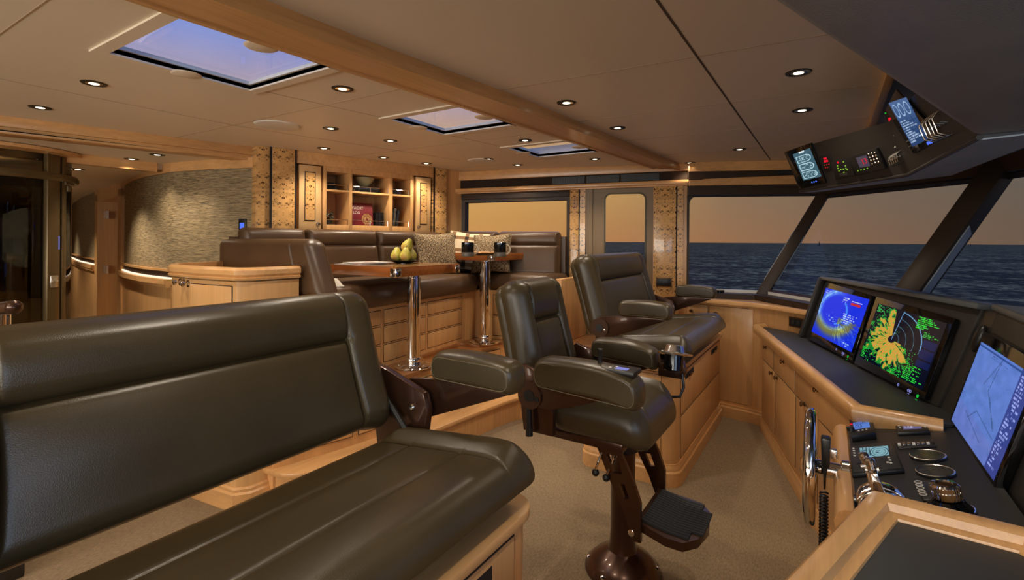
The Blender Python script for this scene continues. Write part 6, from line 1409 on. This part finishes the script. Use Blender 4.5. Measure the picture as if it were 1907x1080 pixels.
v_ = Vector((-lc.x, -lc.y)); a_c = math.atan2(v_.y, v_.x)
# bronze posts, found from where they stand in the picture
def ang_for(px):
    best = min(np.linspace(a_c-1.5, a_c+1.5, 600), key=lambda a: abs(px_of(polar(a, lr+.01, 1.3))-px)); return best
def px_of(p):
    q = np.array(p)-CP; a, b, z = q@RV, q@UV, q@WV; return CX+F_PX*(a/z*_c+b/z*_s)
for i, (x, w) in enumerate(((95, .05), (114, .022), (-60, .05))):
    a = ang_for(x); t_ = Vector((-math.sin(a), math.cos(a), 0)); r_ = Vector((math.cos(a), math.sin(a), 0)); c = polar(a, lr+.008, 0)
    q = [c-t_*w-r_*.02, c+t_*w-r_*.02, c+t_*w+r_*.022, c-t_*w+r_*.022]
    po = MB().hexa([p+Vector((0, 0, .05)) for p in q], [p+Vector((0, 0, 2.13)) for p in q], bev=.004).build('post', M['lift_bronze'], lf)
    if i == 0:
        Ml_ = Matrix(((t_.x, 0, r_.x, c.x+r_.x*.022), (t_.y, 0, r_.y, c.y+r_.y*.022), (0, 1, 0, 1.175), (0, 0, 0, 1)))
        MB().box(-.03, .03, -.045, .045, 0, .008, .003, M=Ml_).lathe([(.02, .008), (.02, .012), (.012, .016), (0, .016)], 20, M=Ml_).build('lock_plate', M['steel'], po)
        MB().box(.038, .042, .24, .34, 0, .004, M=Ml_).build('call_light', M['icon'], po)
a = ang_for(120); c = polar(a, lr+.03, 0)
MB().cyl(c+Vector((0, 0, 1.86)), c+Vector((0, 0, 1.90)), .018, n=12).cyl(polar(a-.1, lr+.03, 1.92), polar(a+.12, lr+.03, 1.92), .016, n=12).build('door_roller', M['lift_bronze'], lf)
MB().lathe([(lr-.09, 1.02), (lr-.05, 1.03), (lr-.04, 1.07), (lr-.05, 1.11), (lr-.09, 1.12)], 40, M=Tl, a0=a_c-.9, a1=a_c+.5).build('inner_handrail', M['maple_x'], lf)
MB().lathe([(.0, .08), (lr-.03, .08), (lr-.03, .10), (0, .10)], 40, M=Tl).build('car_floor', M['carpet'], lf)
MB().lathe([(lr-.06, .10), (lr-.05, 1.0), (lr-.06, 1.0)], 40, M=Tl, a0=a_c+math.pi-1.3, a1=a_c+math.pi+1.3).build('car_panel', M['maple_z'], lf)
# rail and bin just at the left frame edge
rl = thing('bar_rail', 'dark rounded wooden rail on chrome legs at the lower left in front of the lift', 'rail', ony(10, 600, .62))
p = ony(-30, 578, .62); q = ony(26, 572, .62)
MB().tube([p, (p+q)/2, q], .03, 16).ball(q, .03).build('hand_rail', M['bronze'], rl)
for x in (2, 14): 
    b_ = ony(x, 582, .62); MB().cyl(b_+Vector((0, 0, 0)), Vector((b_.x, b_.y, b_.z-.10)), .012, n=14).build('collar', M['chrome'], rl)
b_ = ony(8, 590, .62); MB().box(b_.x-.14, b_.x+.06, b_.y-.06, b_.y+.06, .0, b_.z-.055, .01).build('stand', M['bezel'], rl)
spot('lift_fill', lc+Vector((0, 0, 2.05)), LAMP*26, 140)  # fill spot added inside the lift to lighten its interior
